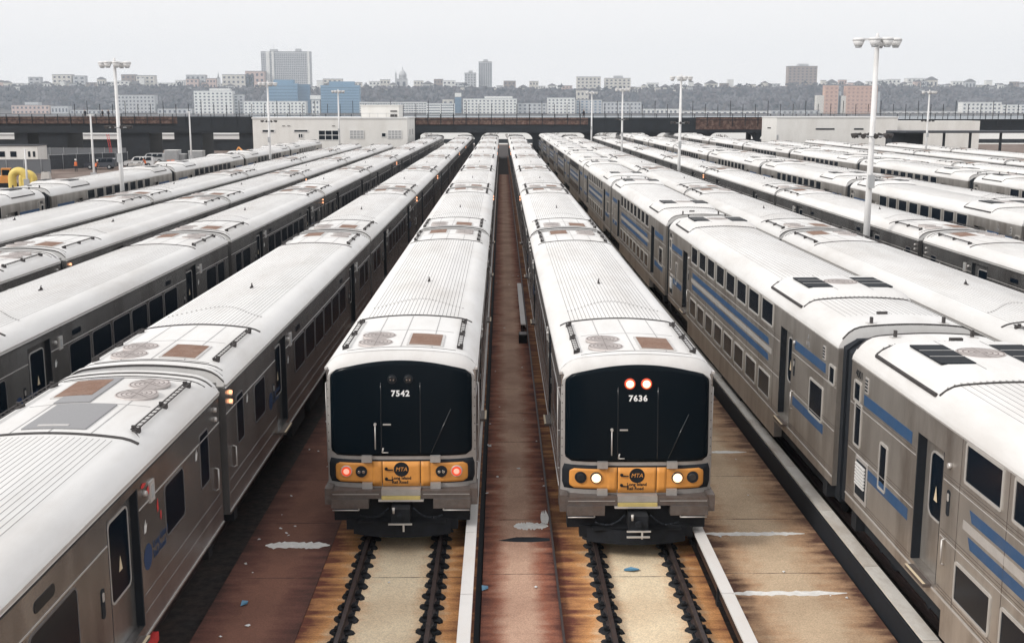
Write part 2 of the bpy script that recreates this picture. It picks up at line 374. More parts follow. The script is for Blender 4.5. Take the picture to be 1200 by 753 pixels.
def far_building(name, label, cat, x0, x1, ytop, Y, col, rows=0, cols=0, wcol='win', base=None, depth=None, extra=None, group=None, wfrac=.46, hfrac=.46, gable=False, parapet=True):
    xa, xb = farx(x0, Y), farx(x1, Y); zt = farz(ytop, Y); zb = base if base is not None else terrain_z((xa+xb)/2, Y)-3
    w = xb-xa; dp = depth or max(8, min(22, w*.6))
    o = empty(name, ((xa+xb)/2, Y, zb)); tag(o, label, cat, group)
    h = zt-zb
    rows, cols = (max(1, round(rows*.68)), max(2, round(cols*.62))) if rows and wfrac < .5 else (rows, cols)
    wall = MB().box(-w/2, w/2, 0, dp, 0, h)
    wall.build('wall', FB[col], o)
    if gable:
        r = MB(); rh = w*.28
        r.add([(-w*.55, -.8, h), (w*.55, -.8, h), (w*.55, dp+.8, h), (-w*.55, dp+.8, h), (0, -.8, h+rh), (0, dp+.8, h+rh)], [(0, 1, 4), (3, 5, 2), (0, 4, 5, 3), (1, 2, 5, 4), (0, 3, 2, 1)])
        r.build('roof', FB['roofd'], o)
    elif parapet:
        MB().box(-w/2-.3, w/2+.3, -.3, dp+.3, h, h+1.0).build('roof', FB['roofd' if col != 'white' else 'grey'], o)
    if rows and cols:
        vis = zt - max(zb, 0)
        wm = MB(); cw, rh = w/cols, (h*.94)/rows
        for r_ in range(rows):
            for c_ in range(cols):
                xc = -w/2+cw*(c_+.5); zc = h*.02+rh*(r_+.55)
                wm.add([(xc-cw*wfrac/2, -.12, zc-rh*hfrac/2), (xc+cw*wfrac/2, -.12, zc-rh*hfrac/2), (xc+cw*wfrac/2, -.12, zc+rh*hfrac/2), (xc-cw*wfrac/2, -.12, zc+rh*hfrac/2)], [(0, 1, 2, 3)])
        wo = wm.build('window', FB[wcol], o); wo['kind'] = 'stuff'
    if extra: extra(o, w, h, dp)
    return o

def plant_boxes(o, w, h, dp):
    MB().box(-w*.32, -w*.18, 2, dp-2, h+1, h+6).build('rooftop_box', FB['grey'], o)
    MB().box(w*.2, w*.3, 2, dp-2, h+1, h+7).build('rooftop_box', FB['grey'], o)
    a = MB(); a.bar((-w*.25, dp/2, h+6), (-w*.25, dp/2, h+18), .8); a.build('antenna', FB['grey'], o)
def tower_ribs(o, w, h, dp):
    plant_boxes(o, w, h, dp)
    for xx, ww in ((-w*.36, 8), (-w*.26, 5), (w*.465, 5)):
        MB().box(xx-ww/2, xx+ww/2, -1.6, -.3, 0, h+.6).build('pier', FB['white'], o)
far_building('apartment_tower', 'huge pale slab apartment tower rising above the ridge at left', 'apartment tower', 309, 366, 61.5, 2600, 'grey', 20, 26, 'win', extra=tower_ribs, wfrac=.6, hfrac=.5)
def top_knob(o, w, h, dp): MB().box(-w*.15, w*.2, 2, dp-2, h+1, h+6).build('rooftop_box', FB['grey'], o)
far_building('apartment_tower', 'slim dark grey tower block alone on the ridge near the centre', 'tower', 561.5, 577, 73, 2650, 'grey', 22, 6, 'win', extra=top_knob, wfrac=.7, hfrac=.55)
far_building('apartment_block', 'short pale block just left of the slim grey tower', 'apartment block', 545, 558.5, 86, 2640, 'grey', 9, 6, 'win', extra=top_knob)
far_building('apartment_block', 'brown twin topped apartment block on the ridge at right', 'apartment block', 923, 957, 78, 2650, 'brown', 10, 12, 'win', extra=top_knob)
far_building('apartment_block', 'pale block with two rows of tall windows on the ridge right of centre', 'apartment block', 676, 704, 90.5, 2560, 'cream', 6, 10)
far_building('apartment_block', 'stepped pale block on the ridge with a small roof tower', 'apartment block', 709, 739, 92, 2570, 'cream', 6, 10, extra=top_knob)
def dome(o, w, h, dp):
    d = MB(); n = 16; c = (w*.12, dp/2)
    prof = [(8.5, 0), (8.5, 7), (9, 7.5), (8.6, 11), (7, 15), (4.4, 18.5), (1.6, 20), (1.2, 24), (.15, 29)]
    vs_ = [(c[0]+r*math.cos(2*PI*i/n), c[1]+r*math.sin(2*PI*i/n), h+z) for r, z in prof for i in range(n)]
    d.add(vs_, [(k*n+i, k*n+(i+1) % n, (k+1)*n+(i+1) % n, (k+1)*n+i) for k in range(len(prof)-1) for i in range(n)], 0, True)
    d.build('dome', FB['grey'], o)
    t = MB().box(-w/2, -w/2+4, -1, 4, 0, h+11); t.cyl((-w/2+2, 1.5, h+11), (-w/2+2, 1.5, h+18), 2, .2, 8); t.build('bell_tower', FB['grey'], o)
far_building('domed_church', 'grey domed church with one slim bell tower on the ridge', 'church', 464, 478, 93, 2600, 'grey', 2, 4, extra=dome)
def spire(o, w, h, dp):
    MB().cyl((0, 5, h), (0, 5, h+16), 3, .1, 6).build('spire', FB['grey'], o)
far_building('church', 'tiny church with a thin pointed spire on the left ridge', 'church', 256, 260, 92, 2600, 'grey', extra=spire)
for i, (a, b, t, cl, lb) in enumerate([(38, 52, 91, 'grey', 'long low block at the far left of the ridge'), (66, 88, 88, 'cream', 'wide stepped pale block on the ridge left of the tall mast'),
        (90, 104, 89.5, 'grey', 'boxy grey block beside the wide stepped block'), (146, 162, 88, 'brown', 'dark flat roofed block on the ridge right of the tall mast'), (163, 184, 89, 'cream', 'pale block behind trees right of the dark flat block'),
        (221, 243, 88.5, 'grey', 'long flat grey block on the ridge left of the thin spire'), (263, 300, 88, 'cream', 'long cream block on the ridge left of the huge tower'), (290, 312, 84, 'pink', 'pinkish block touching the huge slab tower'),
        (380, 402, 93, 'cream', 'low cream block on the ridge above the right blue glass block'), (1063, 1085, 92, 'white', 'white row of houses at the crest near the right mast')]):
    far_building('apartment_block', lb, 'apartment block', a, b, t, 2580, cl, 4, max(3, (b-a)//3))
# houses of the skyline, nothing tells one from the next
rnd = random.Random(11)
occupied = [(309, 366), (561, 577), (545, 558), (923, 957), (676, 739), (464, 478), (290, 312)]
px = -60.0; nh = 0
while px < 1260:
    wpx = rnd.uniform(5, 15)
    if not any(a-2 < px+wpx/2 < b+2 for a, b in occupied):
        Yh = rnd.uniform(2545, 2600); rz_ = seg(ridge_px, px)
        gb = rnd.random() < (.55 if px > 760 else .25)
        top = rz_ - (2.5+7*rnd.random()**1.8) + (1.0 if gb else 0)
        far_building('ridge_house', ('small gabled house on the hilltop skyline across the river' if gb else 'small flat roofed block on the hilltop skyline across the river'), 'house', px, px+wpx, top, Yh,
            rnd.choice(['white', 'white', 'white', 'cream', 'cream', 'grey', 'pink', 'brown']), (0 if wpx < 8 else 2 if gb else 3), 5, group=('gabled houses on the far ridge' if gb else 'flat roofed blocks on the far ridge'), gable=gb, depth=12)
    px += wpx*rnd.uniform(.8, 1.3)
for i in range(26):
    pxx = rnd.uniform(0, 1200); Yh = rnd.uniform(2400, 2530); wpx = rnd.uniform(3, 7)
    zz = terrain_z(farx(pxx, Yh), Yh); tp = 128-(zz+rnd.uniform(9, 14)-8.75)*1387/Yh
    far_building('hillside_house', 'tiny pale house among the bare trees on the far slope', 'house', pxx, pxx+wpx, tp, Yh, rnd.choice(['white', 'cream', 'grey']), 2, 3, group='houses among the trees of the far slope', gable=True, depth=9)
# the shore
SH = 2170
def sb(lb, a, b, t, cl, rows, cols, Y=SH, wc='win', ex=None, **k):
    return far_building(k.pop('nm', 'waterfront_building'), lb, k.pop('cat', 'building'), a, b, t, Y, cl, rows, cols, wc, base=-1, extra=ex, **k)
def side_wing(o, w, h, dp): MB().box(w/2, w/2+16, 4, dp, 0, h*.86).build('wing', FB['grey'], o)
def low_top(o, w, h, dp): MB().box(-w*.1, w*.42, 3, dp-2, h, h+5).build('rooftop_box', FB['white'], o)
sb('big white block with rows of dark windows on the far shore', 229, 274, 107, 'white', 10, 15, 2140, ex=low_top)
sb('narrow grey block attached right of the big white shore block', 275, 287, 111, 'grey', 9, 4, 2150)
sb('long white low block in front of the left blue glass building', 287, 359, 119, 'white', 6, 26, 2120)
def stepped(o, w, h, dp): MB().box(-w*.28, w*.36, 4, dp, h, h+7).build('upper_storey', FB['blue'], o)
sb('wide blue glass building below the huge slab tower', 314, 350, 98, 'blue', 9, 3, 2180, 'winb', stepped, wfrac=.98, hfrac=.3, nm='glass_building', parapet=False)
sb('dark blue glass wing joined right of the wide blue building', 350.5, 364, 99, 'dblue', 9, 2, 2190, 'winb', wfrac=.98, hfrac=.3, nm='glass_building', parapet=False)
sb('second blue glass building right of the white water tank tower', 377, 422, 100, 'blue', 10, 3, 2180, 'winb', stepped, wfrac=.98, hfrac=.3, nm='glass_building', parapet=False)
def tank(o, w, h, dp):
    MB().box(-9, 9, -2, 10, h+1, h+8).build('sign_box', FB['white'], o)
sb('narrow white tower with a box on top between the blue glass buildings', 366, 375, 117, 'white', 4, 3, 2110, ex=tank)
sb('pale blue grey apartment block behind the left tall mast', 140, 183, 111.5, 'grey', 8, 16, 2200)
sb('low pink brick factory with a rooftop stub on the left shore', 16, 60, 123.5, 'pink', 3, 14, 2150, ex=top_knob)
sb('low pale shed with a curved front left of the tall mast', 62, 82, 124.5, 'grey', 2, 8, 2140)
sb('low grey shed between pink factory and white block', 84, 140, 129, 'grey', 2, 18, 2140)
sb('small grey shed right of the pale apartment block', 186, 226, 127.5, 'grey', 2, 12, 2140)
sb('long white low building with bands of windows on the centre shore', 422, 500, 120, 'white', 5, 26, 2160, wfrac=.8)
sb('bright white building with three dark window bands near centre', 500, 533, 121.5, 'white', 4, 2, 2110, wfrac=.94, hfrac=.36)
def whitecap(o, w, h, dp): MB().box(-6, 6, 0, 8, h+1, h+8).build('sign_box', FB['white'], o)
sb('slim blue building with a white cap near the centre', 533.5, 541, 114, 'dblue', 5, 2, 2180, 'winb', whitecap)
sb('small cream block left of the slim blue building', 519, 532, 116.5, 'cream', 3, 4, 2200)
sb('white stepped apartment block right of the slim blue building', 543, 606, 116, 'white', 8, 22, 2150, ex=low_top)
sb('low grey garage right of the white stepped block', 607, 641, 121, 'grey', 4, 10, 2160)
sb('white apartment block with balconies left of the centre right mast', 642, 674, 115, 'white', 8, 12, 2150)
sb('grey apartment block with blue windows by the centre right mast', 675, 706, 117, 'grey', 7, 10, 2170, 'winb')
sb('long grey waterfront row under a straight flat roof', 707, 752, 119.5, 'grey', 5, 16, 2160)
sb('pale block set high behind the long flat roofed row', 676, 690, 106, 'cream', 6, 5, 2260)
sb('low white shed on the shore right of the centre', 753, 800, 128, 'white', 2, 14, 2160)
sb('low white shed at the foot of the dark wooded slope', 801, 900, 130.5, 'white', 1, 24, 2160)
def tanside(o, w, h, dp):
    MB().box(-w/2-14, -w/2, 3, dp, 0, h*.66).build('wing', FB['cream'], o)
    MB().box(w/2, w/2+6, 3, dp, 0, h*.8).build('wing', FB['grey'], o)
sb('tan apartment tower, the narrower of the two on the right shore', 967, 983, 100, 'tan', 11, 5, 2150, 'brick', tanside, nm='apartment_tower', cat='apartment tower')
sb('tan apartment tower, the wider of the two on the right shore', 993, 1029, 100.5, 'tan', 11, 11, 2150, 'brick', tanside, nm='apartment_tower', cat='apartment tower')
sb('low grey green shed below the tan towers', 905, 962, 129.5, 'grey', 2, 14, 2140)
sb('white terraced apartment block low on the right slope', 1130, 1176, 120, 'white', 5, 14, 2170)
sb('smaller white terraced block at the right edge of the far shore', 1177, 1215, 123, 'white', 4, 12, 2165)
sb('low white shed between tan towers and terraced block', 1040, 1125, 131, 'white', 1, 20, 2160)

# ------------------------------------------------------------------ viaduct
VY = 215.0
def vx(px, Y=VY): return (px-588)*(.983*Y+1.2)/1340
def vz(py, Y=VY): d = .983*Y+1; return 8.75-(py-128)*.983*d/1340
va = empty('viaduct', (0, VY, 0)); tag(va, 'dark steel railway viaduct with rusty fascia crossing behind the whole yard', 'viaduct')
xl, xr = vx(-120), vx(1330)
zt, zb = vz(138.5), vz(155.5)
gm = MB(); gm.box(xl, xr, 0, 9, zb+1.0, zt-.2); gm.box(xl, xr, -.25, .0, zb, zb+1.3)
gm.box(xl, xr, -.35, -.25, zb, zb+.12)
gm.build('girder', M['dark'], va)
# rusty fascia in front with posts
for a_, b_, c_, d_ in ((-120, 211, zt-.95, zt+.35), (484, 689, zb+1.5, zt+.1), (815, 893, zb+.6, zt+.2)):
    fa = MB().box(vx(a_), vx(b_), -.30, -.0, c_, d_); fa.build('fascia', M['rust'], va)
for a_, b_, d_ in ((211, 298, zt+.35), (689, 815, zt+.1)):
    dk = MB().box(vx(a_), vx(b_), -.32, 0, zb+.3, d_); dk.build('fascia', M['dark'], va)['label'] = 'dark plain fascia panels'
rl = MB(); x = xl
for zz in (zt+.75, zt+.45, zt+.15): rl.box(xl, xr, -.34, -.30, zz, zz+.07)
rl.box(xl, xr, -.36, -.31, zt-.35, zt-.25)
k = 0
while x < xr:
    rl.box(x-.06, x+.06, -.42, -.34, zb+1.2, zt+.8)
    if -80 < x < 100: rl.box(x-.045, x+.045, 2.0, 2.1, zt-.2, zt+ (2.6 if k % 3 else 3.2))
    x += 2.35; k += 1
rl.build('railing', M['dark'], va)
for pc in list(range(-86, 300, 1)) and [27, 64, 160, 222, 289]:
    w_ = 2.6 if pc in (64, 160, 222) else 1.2
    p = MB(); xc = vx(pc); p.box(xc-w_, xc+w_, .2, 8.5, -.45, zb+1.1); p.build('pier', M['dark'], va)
for pc in [487, 560, 628, 691, 765, 828, 888]:
    xc = vx(pc); p = MB(); p.box(xc-.55, xc+.55, .2, 1.4, -.45, zb+1.05); p.box(xc-.4, xc+.4, 7.2, 8.3, -.45, zb+1.05)
    for sgn in (-1, 1):       # curved haunches
        pts = [(xc+sgn*.5, zb+1.05)]
        for i in range(7):
            a = R(90*i/6); pts.append((xc+sgn*(.5+1.6*(1-math.cos(a))), zb-1.5+1.5*math.sin(a)))
        pts.append((xc+sgn*2.1, zb+1.05))
        n_ = len(pts); fr_ = [(x_, .3, z_) for x_, z_ in pts]; bk = [(x_, 1.2, z_) for x_, z_ in pts]
        p.add(fr_+bk, [tuple(range(n_)), tuple(range(n_, 2*n_))[::-1]] + [(i, (i+1) % n_, n_+(i+1) % n_, n_+i) for i in range(n_)])
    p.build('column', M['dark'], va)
# pale parapet wall beyond
pw = MB().box(xl*1.5, xr*1.5, 318, 318.6, .7, 2.4); pwo = pw.build('river_wall', M['white']); MB().box(xl*1.5, xr*1.5, 318.05, 318.55, -.4, .69).build('base', M['dark'], pwo); tag(pwo, 'low pale parapet wall along the river seen under the viaduct', 'wall')
# bare trees under and beyond the viaduct
def bare_tree(x, y, h, label, seed):
    r_ = random.Random(seed); o = empty('bare_tree', (x, y, -.4)); tag(o, label, 'tree', 'bare trees beyond the viaduct')
    t = MB(); t.cyl((0, 0, 0), (0, 0, h*.35), .16, .11, 7); t.build('trunk', M['bark'], o)
    c = MB()
    def br(p, d, l, w, k):
        q = p+d*l; c.cyl(p, q, w, w*.6, 5)
        if k == 0: return
        for _ in range(3):
            nd = (d+Vector((r_.uniform(-.8, .8), r_.uniform(-.8, .8), r_.uniform(-.1, .6)))).normalized(); br(q, nd, l*.68, w*.6, k-1)
    for a in range(4):
        br(Vector((0, 0, h*.33)), Vector((math.cos(a*1.6)*.7, math.sin(a*1.6)*.7, .8)).normalized(), h*.22, .07, 3)
    c.build('crown', M['bark'], o)
for i, pc in enumerate([462, 478, 505, 575, 600, 645, 668, 708, 735, 752, 785, 806, 845]):
    bare_tree(vx(pc, 262), 262, 5.2+.7*math.sin(i*3), 'small leafless tree standing behind the viaduct opening', i)

# ------------------------------------------------------------------ white buildings at the yard's end
BY = 195.0
def bx_(px): return vx(px, BY)
def bz_(py): return vz(py, BY)
def white_building():
    o = empty('service_building', ((bx_(298)+bx_(487))/2, BY, 0)); cx = o.location.x
    tag(o, 'long white flat roofed service building at the left end of the yard', 'building')
    X0, X1 = bx_(298)-cx, bx_(487)-cx
    X1 = bx_(478)-cx; w = MB(); w.box(X0, X1, 0, 17, -.4, bz_(139)); w.build('wall', M['cream'], o)
    r_ = MB(); r_.box(X0-.12, X1+.12, -.12, 17.1, bz_(139), bz_(139)+.22); r_.build('roof', M['white'], o)
    rr = MB(); rr.box(X0, X1, .2, .24, bz_(139)+.85, bz_(139)+.9); x = X0
    while x < X1: rr.box(x-.025, x+.025, .2, .24, bz_(139)+.22, bz_(139)+.88); x += 1.4
    rr.build('roof_railing', M['bin'], o)
    def win(a, b, t, bt, nx=1, nz=1, gm_=M['glass']):
        f = MB(); xa, xb, za, zb_ = bx_(a)-cx, bx_(b)-cx, bz_(bt), bz_(t)
        f.box(xa, xb, -.06, -.02, za, zb_, 0)
        f.box(xa-.08, xb+.08, -.07, -.005, za-.08, za, 1); f.box(xa-.08, xb+.08, -.07, -.005, zb_, zb_+.08, 1)
        for i in range(nx+1): xx = xa+(xb-xa)*i/nx; f.box(xx-.05, xx+.05, -.09, -.01, za, zb_, 1)
        for j in range(1, nz): zz = za+(zb_-za)*j/nz; f.box(xa, xb, -.085, -.01, zz-.05, zz+.05, 1)
        f.build('window', [gm_, M['white']], o)
    win(309, 323, 152.3, 154.6); win(346, 362, 152.3, 154.3); win(351, 356, 157, 161, 2, 1); win(374.5, 398, 153, 163.5, 3, 2)
    win(411, 427, 153, 162, 4, 3, M['bin']); win(448, 453, 156, 160); win(455.5, 471, 153, 162, 4, 3, M['bin']); 
    for yy in (4.5, 10):
        f = MB(); f.box(X1+.01, X1+.06, yy, yy+1.1, bz_(159), bz_(152), 0); f.box(X1+.005, X1+.09, yy-.08, yy, bz_(159), bz_(152), 1); f.build('window', [M['glass'], M['white']], o)
    pb = MB(); pb.box(bx_(421)-cx, bx_(466)-cx, 4, 12, bz_(139)+.2, bz_(124)); pb.box(bx_(421)-cx-.1, bx_(466)-cx+.1, 3.9, 12.1, bz_(124), bz_(124)+.15); pb.build('penthouse', M['cream'], o)
    v_ = MB(); v_.box(bx_(456)-cx, bx_(464)-cx, 3.9, 3.97, bz_(131), bz_(129.5)); v_.box(bx_(456)-cx, bx_(464)-cx, 3.9, 3.97, bz_(137), bz_(134)); v_.build('vent', M['seam'], o)
    for a in (340, 334, 392): MB().box(bx_(a)-cx-.25, bx_(a)-cx+.25, -.12, -.0, bz_(147.5), bz_(147)).build('wall_lamp', M['seam'], o)
white_building()
def white_building2():
    o = empty('service_building', ((bx_(893)+bx_(1053))/2, BY, 0)); cx = o.location.x
    tag(o, 'long white windowless service building at the right end of the yard', 'building')
    X0, X1, X2 = bx_(910)-cx, bx_(1052)-cx, bx_(1166)-cx
    w = MB(); w.box(X0, X1, 0, 11, -.4, bz_(138)); w.box(X1+.01, X2, 6, 12, -.4, bz_(142)); w.build('wall', M['cream'], o)
    r_ = MB(); r_.box(X0-.1, X1+.1, -.1, 11.1, bz_(138), bz_(138)+.2); r_.build('roof', M['white'], o)
    rr = MB(); x = X0; rr.box(X0, X2, .2, .24, bz_(138)+.85, bz_(138)+.9)
    while x < X2: rr.box(x-.025, x+.025, .2, .24, bz_(138)+.2, bz_(138)+.88); x += 1.4
    rr.build('roof_railing', M['bin'], o)
    for a, b in ((956, 978), (1001, 1012)):
        MB().box(bx_(a)-cx, bx_(b)-cx, -.05, -.01, bz_(152), bz_(150.3)).build('window', M['glass'], o)
    MB().box(X0-.05, X0-.01, 4, 6.5, bz_(151), bz_(149.8)).build('window', M['glass'], o)
    MB().box(X0+.1, X0+.35, -.05, -.01, -.4, bz_(158)).build('drain_pipe', M['bin'], o)
white_building2()
cy_ = 172.0
cn = empty('platform_canopy', (vx(1130, cy_), cy_, 0)); tag(cn, 'low dark platform canopy on posts by the right white building', 'canopy')
cx = cn.location.x
MB().box(vx(1062, cy_)-cx, vx(1290, cy_)-cx, 0, 9, vz(156, cy_), vz(154, cy_)).build('roof', M['screen'], cn)
MB().box(vx(1062, cy_)-cx, vx(1100, cy_)-cx, 6, 9, -.4, vz(156, cy_)-.01).build('back_wall', M['dark'], cn)
for pc in (1109, 1140, 1176, 1215): MB().box(vx(pc, cy_)-cx-.15, vx(pc, cy_)-cx+.15, .5, .8, -.4, vz(156, cy_)).build('post', M['dark'], cn)

# ------------------------------------------------------------------ profile helpers for the cars
def interp(t, x):
    x = abs(x)
    for i in range(len(t)-1):
        if x <= t[i+1][0]: return t[i][1]+(t[i+1][1]-t[i][1])*(x-t[i][0])/(t[i+1][0]-t[i][0]) if t[i+1][0] > t[i][0] else t[i+1][1]
    return t[-1][1]
def arc_tab(cz, xs, drop): return [(x, cz-drop*(x/xs)**2) for x in [xs*i/10 for i in range(11)]]
ROOF_A = arc_tab(3.95, 1.13, .085) + [(1.25, 3.83), (1.36, 3.775), (1.45, 3.70), (1.52, 3.62), (1.555, 3.55)]
ROOF_B = arc_tab(4.42, 1.0, .05) + [(1.12, 4.345), (1.24, 4.28), (1.33, 4.20), (1.40, 4.11), (1.46, 4.0), (1.475, 3.96)]
def strip(mb, tab, x0, x1, n, y0, y1, dz, m, thick=.03):
    """sheet lying dz above the roof curve"""
    xs = [x0+(x1-x0)*i/n for i in range(n+1)]
    top = [(x, interp(tab, x)+dz) for x in xs]
    bot = [(x, interp(tab, x)+dz-thick-.002) for x in reversed(xs)]
    pr = top+bot+[top[0]]
    mb.extrude(pr, y0, y1, m, cap=False)
    k = len(top)
    for y in (y0, y1):
        for i in range(k-1):
            mb.add([(top[i][0], y, top[i][1]), (top[i+1][0], y, top[i+1][1]), (top[i+1][0], y, top[i+1][1]-thick), (top[i][0], y, top[i][1]-thick)], [(0, 1, 2, 3)], m)
def full_profile(tab, ribs, step):
    pts, ms = [], []
    edge = tab[-1]
    right = [p for p in tab if p[0] > 0]
    lim = .0
    rx = 1.1 if tab is ROOF_A else 1.0
    xs = []
    for x, z in reversed(right): xs.append((-x, z, 0))
    xs.append((0, tab[0][1], 0))
    for x, z in right: xs.append((x, z, 0))
    if ribs:
        xs = [p for p in xs if abs(p[0]) > rx+.01]
        x = -rx
        while x <= rx+.001:
            z = interp(tab, x)
            xs += [(x-.0048, z, 1), (x, z+.003, 1), (x+.0048, z, 0)]
            x += step
        xs.sort(key=lambda p: p[0])
    return [(p[0], p[1]) for p in xs], [p[2] for p in xs[:-1]]

CL = 24.45; PITCH = 25.0; HL = CL/2
def wall_run(mb, hw, side, y0, y1, z0, z1, t=.16, m=0):
    mb.box(side*(hw-t), side*hw, y0, y1, z0, z1, m)

# ---------------- single level electric car
HW = 1.53
DOORS_A = (-6.7, 6.7); DW = 1.34
def body_a(cab_front):
    b = MB()
    y0 = -HL+(.0 if not cab_front else .30); y1 = HL
    for s in (-1, 1):
        ys = [y0]
        for d in DOORS_A: ys += [d-DW/2, d+DW/2]
        ys.append(y1)
        for i in range(0, len(ys), 2): wall_run(b, HW, s, ys[i], ys[i+1], .95, 3.52)
        for d in DOORS_A:
            wall_run(b, HW, s, d-DW/2, d+DW/2, 3.32, 3.52); wall_run(b, HW, s, d-DW/2, d+DW/2, .95, 1.2)
            for e in (-1, 1): b.box(s*(HW-.16), s*(HW-.004), d+e*(DW/2-.0), d+e*(DW/2-.035), 1.2, 3.32, 1)
        # belt trim, skirt line, gutter
        for i in range(0, len(ys), 2): b.box(s*HW, s*(HW+.006), ys[i]+.02, ys[i+1]-.02, 2.965, 2.985, 2)
        b.box(s*HW, s*(HW+.012), y0, y1, 1.00, 1.03, 2)
        b.box(s*(HW-.02), s*(HW+.035), y0, y1, 3.52, 3.565, 2); b.box(s*HW, s*(HW+.012), y0, y1, 3.44, 3.455, 3)
        # fluting of the lower side
        for zz in (1.35, 1.62): 
            for i in range(0, len(ys), 2): b.box(s*HW, s*(HW+.004), ys[i]+.05, ys[i+1]-.05, zz, zz+.012, 0)
    b.box(-HW+.162, HW-.162, y0+.05, y1-.05, 1.0, 3.55, 1)
    for y, e in ((y0, -1), (y1, 1)):
        if cab_front and e == -1: continue
        b.box(-HW+.16, HW-.16, y-.0*e, y-e*.05, .95, 3.6, 1)
    return b.mesh('railcar', [M['steel'], M['rubber'], M['trim'], M['seam']])
def roof_mesh(tab, ends, rib_span, step, rimcol=2, cab_front=False, hl=HL):
    r = MB()
    pr, ms = full_profile(tab, False, 0); pr2, ms2 = full_profile(tab, True, step)
    lo = tab[-1][1]-.06
    def close(p): return [(p[0][0], lo)]+p+[(p[-1][0], lo)]
    ya, yb = rib_span
    y0 = -hl-(0.0 if not cab_front else -.42)
    r.extrude(close(pr), y0, ya, 0, smooth=True); r.extrude(close(pr), yb, hl, 0, smooth=True)
    r.extrude(close(pr2), ya, yb, 0, [0]+ms2+[0], smooth=True)
    return r
def m7_roof(cab_front):
    r = roof_mesh(ROOF_A, None, (-HL+4.3, HL-4.3), .092, cab_front=cab_front)
    for e in (-1, 1):
        yy = e*(HL-4.15)
        strip(r, ROOF_A, -1.36, 1.36, 24, yy-.035, yy+.035, .02, 1)
        if not (cab_front and e == -1):
            y2 = e*HL
            strip(r, ROOF_A, -1.50, 1.50, 26, y2-e*.12, y2, .026, 0)
            strip(r, ROOF_A, -1.46, 1.46, 26, y2-e*.17, y2-e*.12, .014, 1)
            strip(r, ROOF_A, -1.52, 1.52, 26, y2, y2+e*.012, .012, 1)
            strip(r, ROOF_A, -1.40, 1.40, 24, y2-e*.42, y2-e*.38, .010, 1)
        # panel joints of the unit
        for xx in (-.02, .62, -.62):
            strip(r, ROOF_A, xx-.008, xx+.008, 1, yy+e*.1, e*(HL-.5), .006, 3)
        y3 = e*(HL-.52)
        strip(r, ROOF_A, -1.12, 1.12, 20, y3-.01, y3+.01, .006, 1)
        y3 = e*(HL-2.35)
        strip(r, ROOF_A, -1.0, 1.0, 16, y3-.008, y3+.008, .006, 3)
    # weld line and small mid roof aerial
    for i in range(26):
        xx = -1.1+2.2*i/25; yy = -HL+6.0+.5*math.cos(xx*2.6)
        z = interp(ROOF_A, xx)+.017; r.box(xx-.02, xx+.02, yy-.01, yy+.01, z-.005, z+.012, 3)
    me = r.mesh('roof', [M['roof'], M['seam'], M['trim'], M['rib']]); me.set_sharp_from_angle(angle=R(28)); return me
def aerial_mesh():
    a = MB(); a.box(-.03, .03, -.10, .10, 0, .03); a.cyl((0, -.03, .03), (0, .06, .12), .02, .015, 6); a.box(-.02, .02, .03, .08, .03, .07)
    return a.mesh('aerial', [M['seam']])
def fan_mesh(r_):
    f = MB(); f.cyl((0, 0, -.03), (0, 0, .028), r_, r_, 24, 0)
    for k, rr in enumerate((.92, .7, .48, .26)):
        n = 24; vs_ = []
        for i in range(n):
            t = 2*PI*i/n
            for q in (rr-.025, rr+.025): vs_.append((q*r_*math.cos(t), q*r_*math.sin(t), .034))
        f.add(vs_, [(2*i, 2*i+1, (2*i+3) % (2*n), (2*i+2) % (2*n)) for i in range(n)], 1)
    for i in range(4): 
        a = i*PI/4; f.add([(math.cos(a)*r_+.0, math.sin(a)*r_, .031), (-math.cos(a)*r_, -math.sin(a)*r_, .031), (-math.cos(a)*r_+.012, -math.sin(a)*r_+.012, .031), (math.cos(a)*r_+.012, math.sin(a)*r_+.012, .031)], [(0, 1, 2, 3)], 1)
    return f.mesh('fan', [M['fan'], M['fanline']])
def grille_a():
    g_ = MB(); t = [(x, z) for x, z in ROOF_A]
    strip(g_, ROOF_A, .09, .84, 8, -.62, .62, .020, 0); strip(g_, ROOF_A, .14, .79, 8, -.57, .57, .026, 1)
    return g_.mesh('grille', [M['trim'], M['brown']])
def catwalk():
    c = MB(); L_ = 3.1
    for dx in (-.05, .05): c.box(dx-.009, dx+.009, -L_/2, L_/2, .045, .062)
    y = -L_/2+.05
    while y < L_/2: c.box(-.05, .05, y-.010, y+.010, .048, .058); y += .19
    for yy in (-L_/2+.1, 0, L_/2-.1):
        c.box(-.06, .06, yy-.045, yy+.045, -.03, .045); c.box(.0, .07, yy-.02, yy+.02, .02, .09)
    c.add([(-.02, L_/2, .04), (.03, L_/2, .04), (-.18, L_/2+.3, .0)], [(0, 1, 2)])
    return c.mesh('roof_rail', [M['seam']])
def window_a(w, h, r_, name='window'):
    m = MB(); plate_x(m, w, h, r_, -.01, .004, 0, 0, 0); ring_x(m, w+.05, h+.05, r_+.02, .028, -.005, .009, 0, 0, 1)
    return m.mesh(name, [M['glass'], M['seamlight']])
M['seamlight'] = mat('window_rim', (.17, .16, .16), .5, .3)
M['framelight'] = mat('window_frame_light', (.55, .53, .50), .5, .3, .08, 4)
def door_a():
    m = MB(); w, h = DW-.075, 2.11
    m.box(-.03, .0, -w/2, w/2, -h/2, h/2, 0)
    plate_x(m, w*.62, 1.15, .09, -.01, .006, .08, .28, 1); ring_x(m, w*.62+.07, 1.22, .12, .03, -.005, .012, .08, .28, 2)
    m.add([(.013, .0, .05), (.013, .15, .05), (.013, .075, .28)], [(0, 1, 2)], 3)
    return m.mesh('door', [M['steel'], M['glass'], M['trim'], M['decal']])
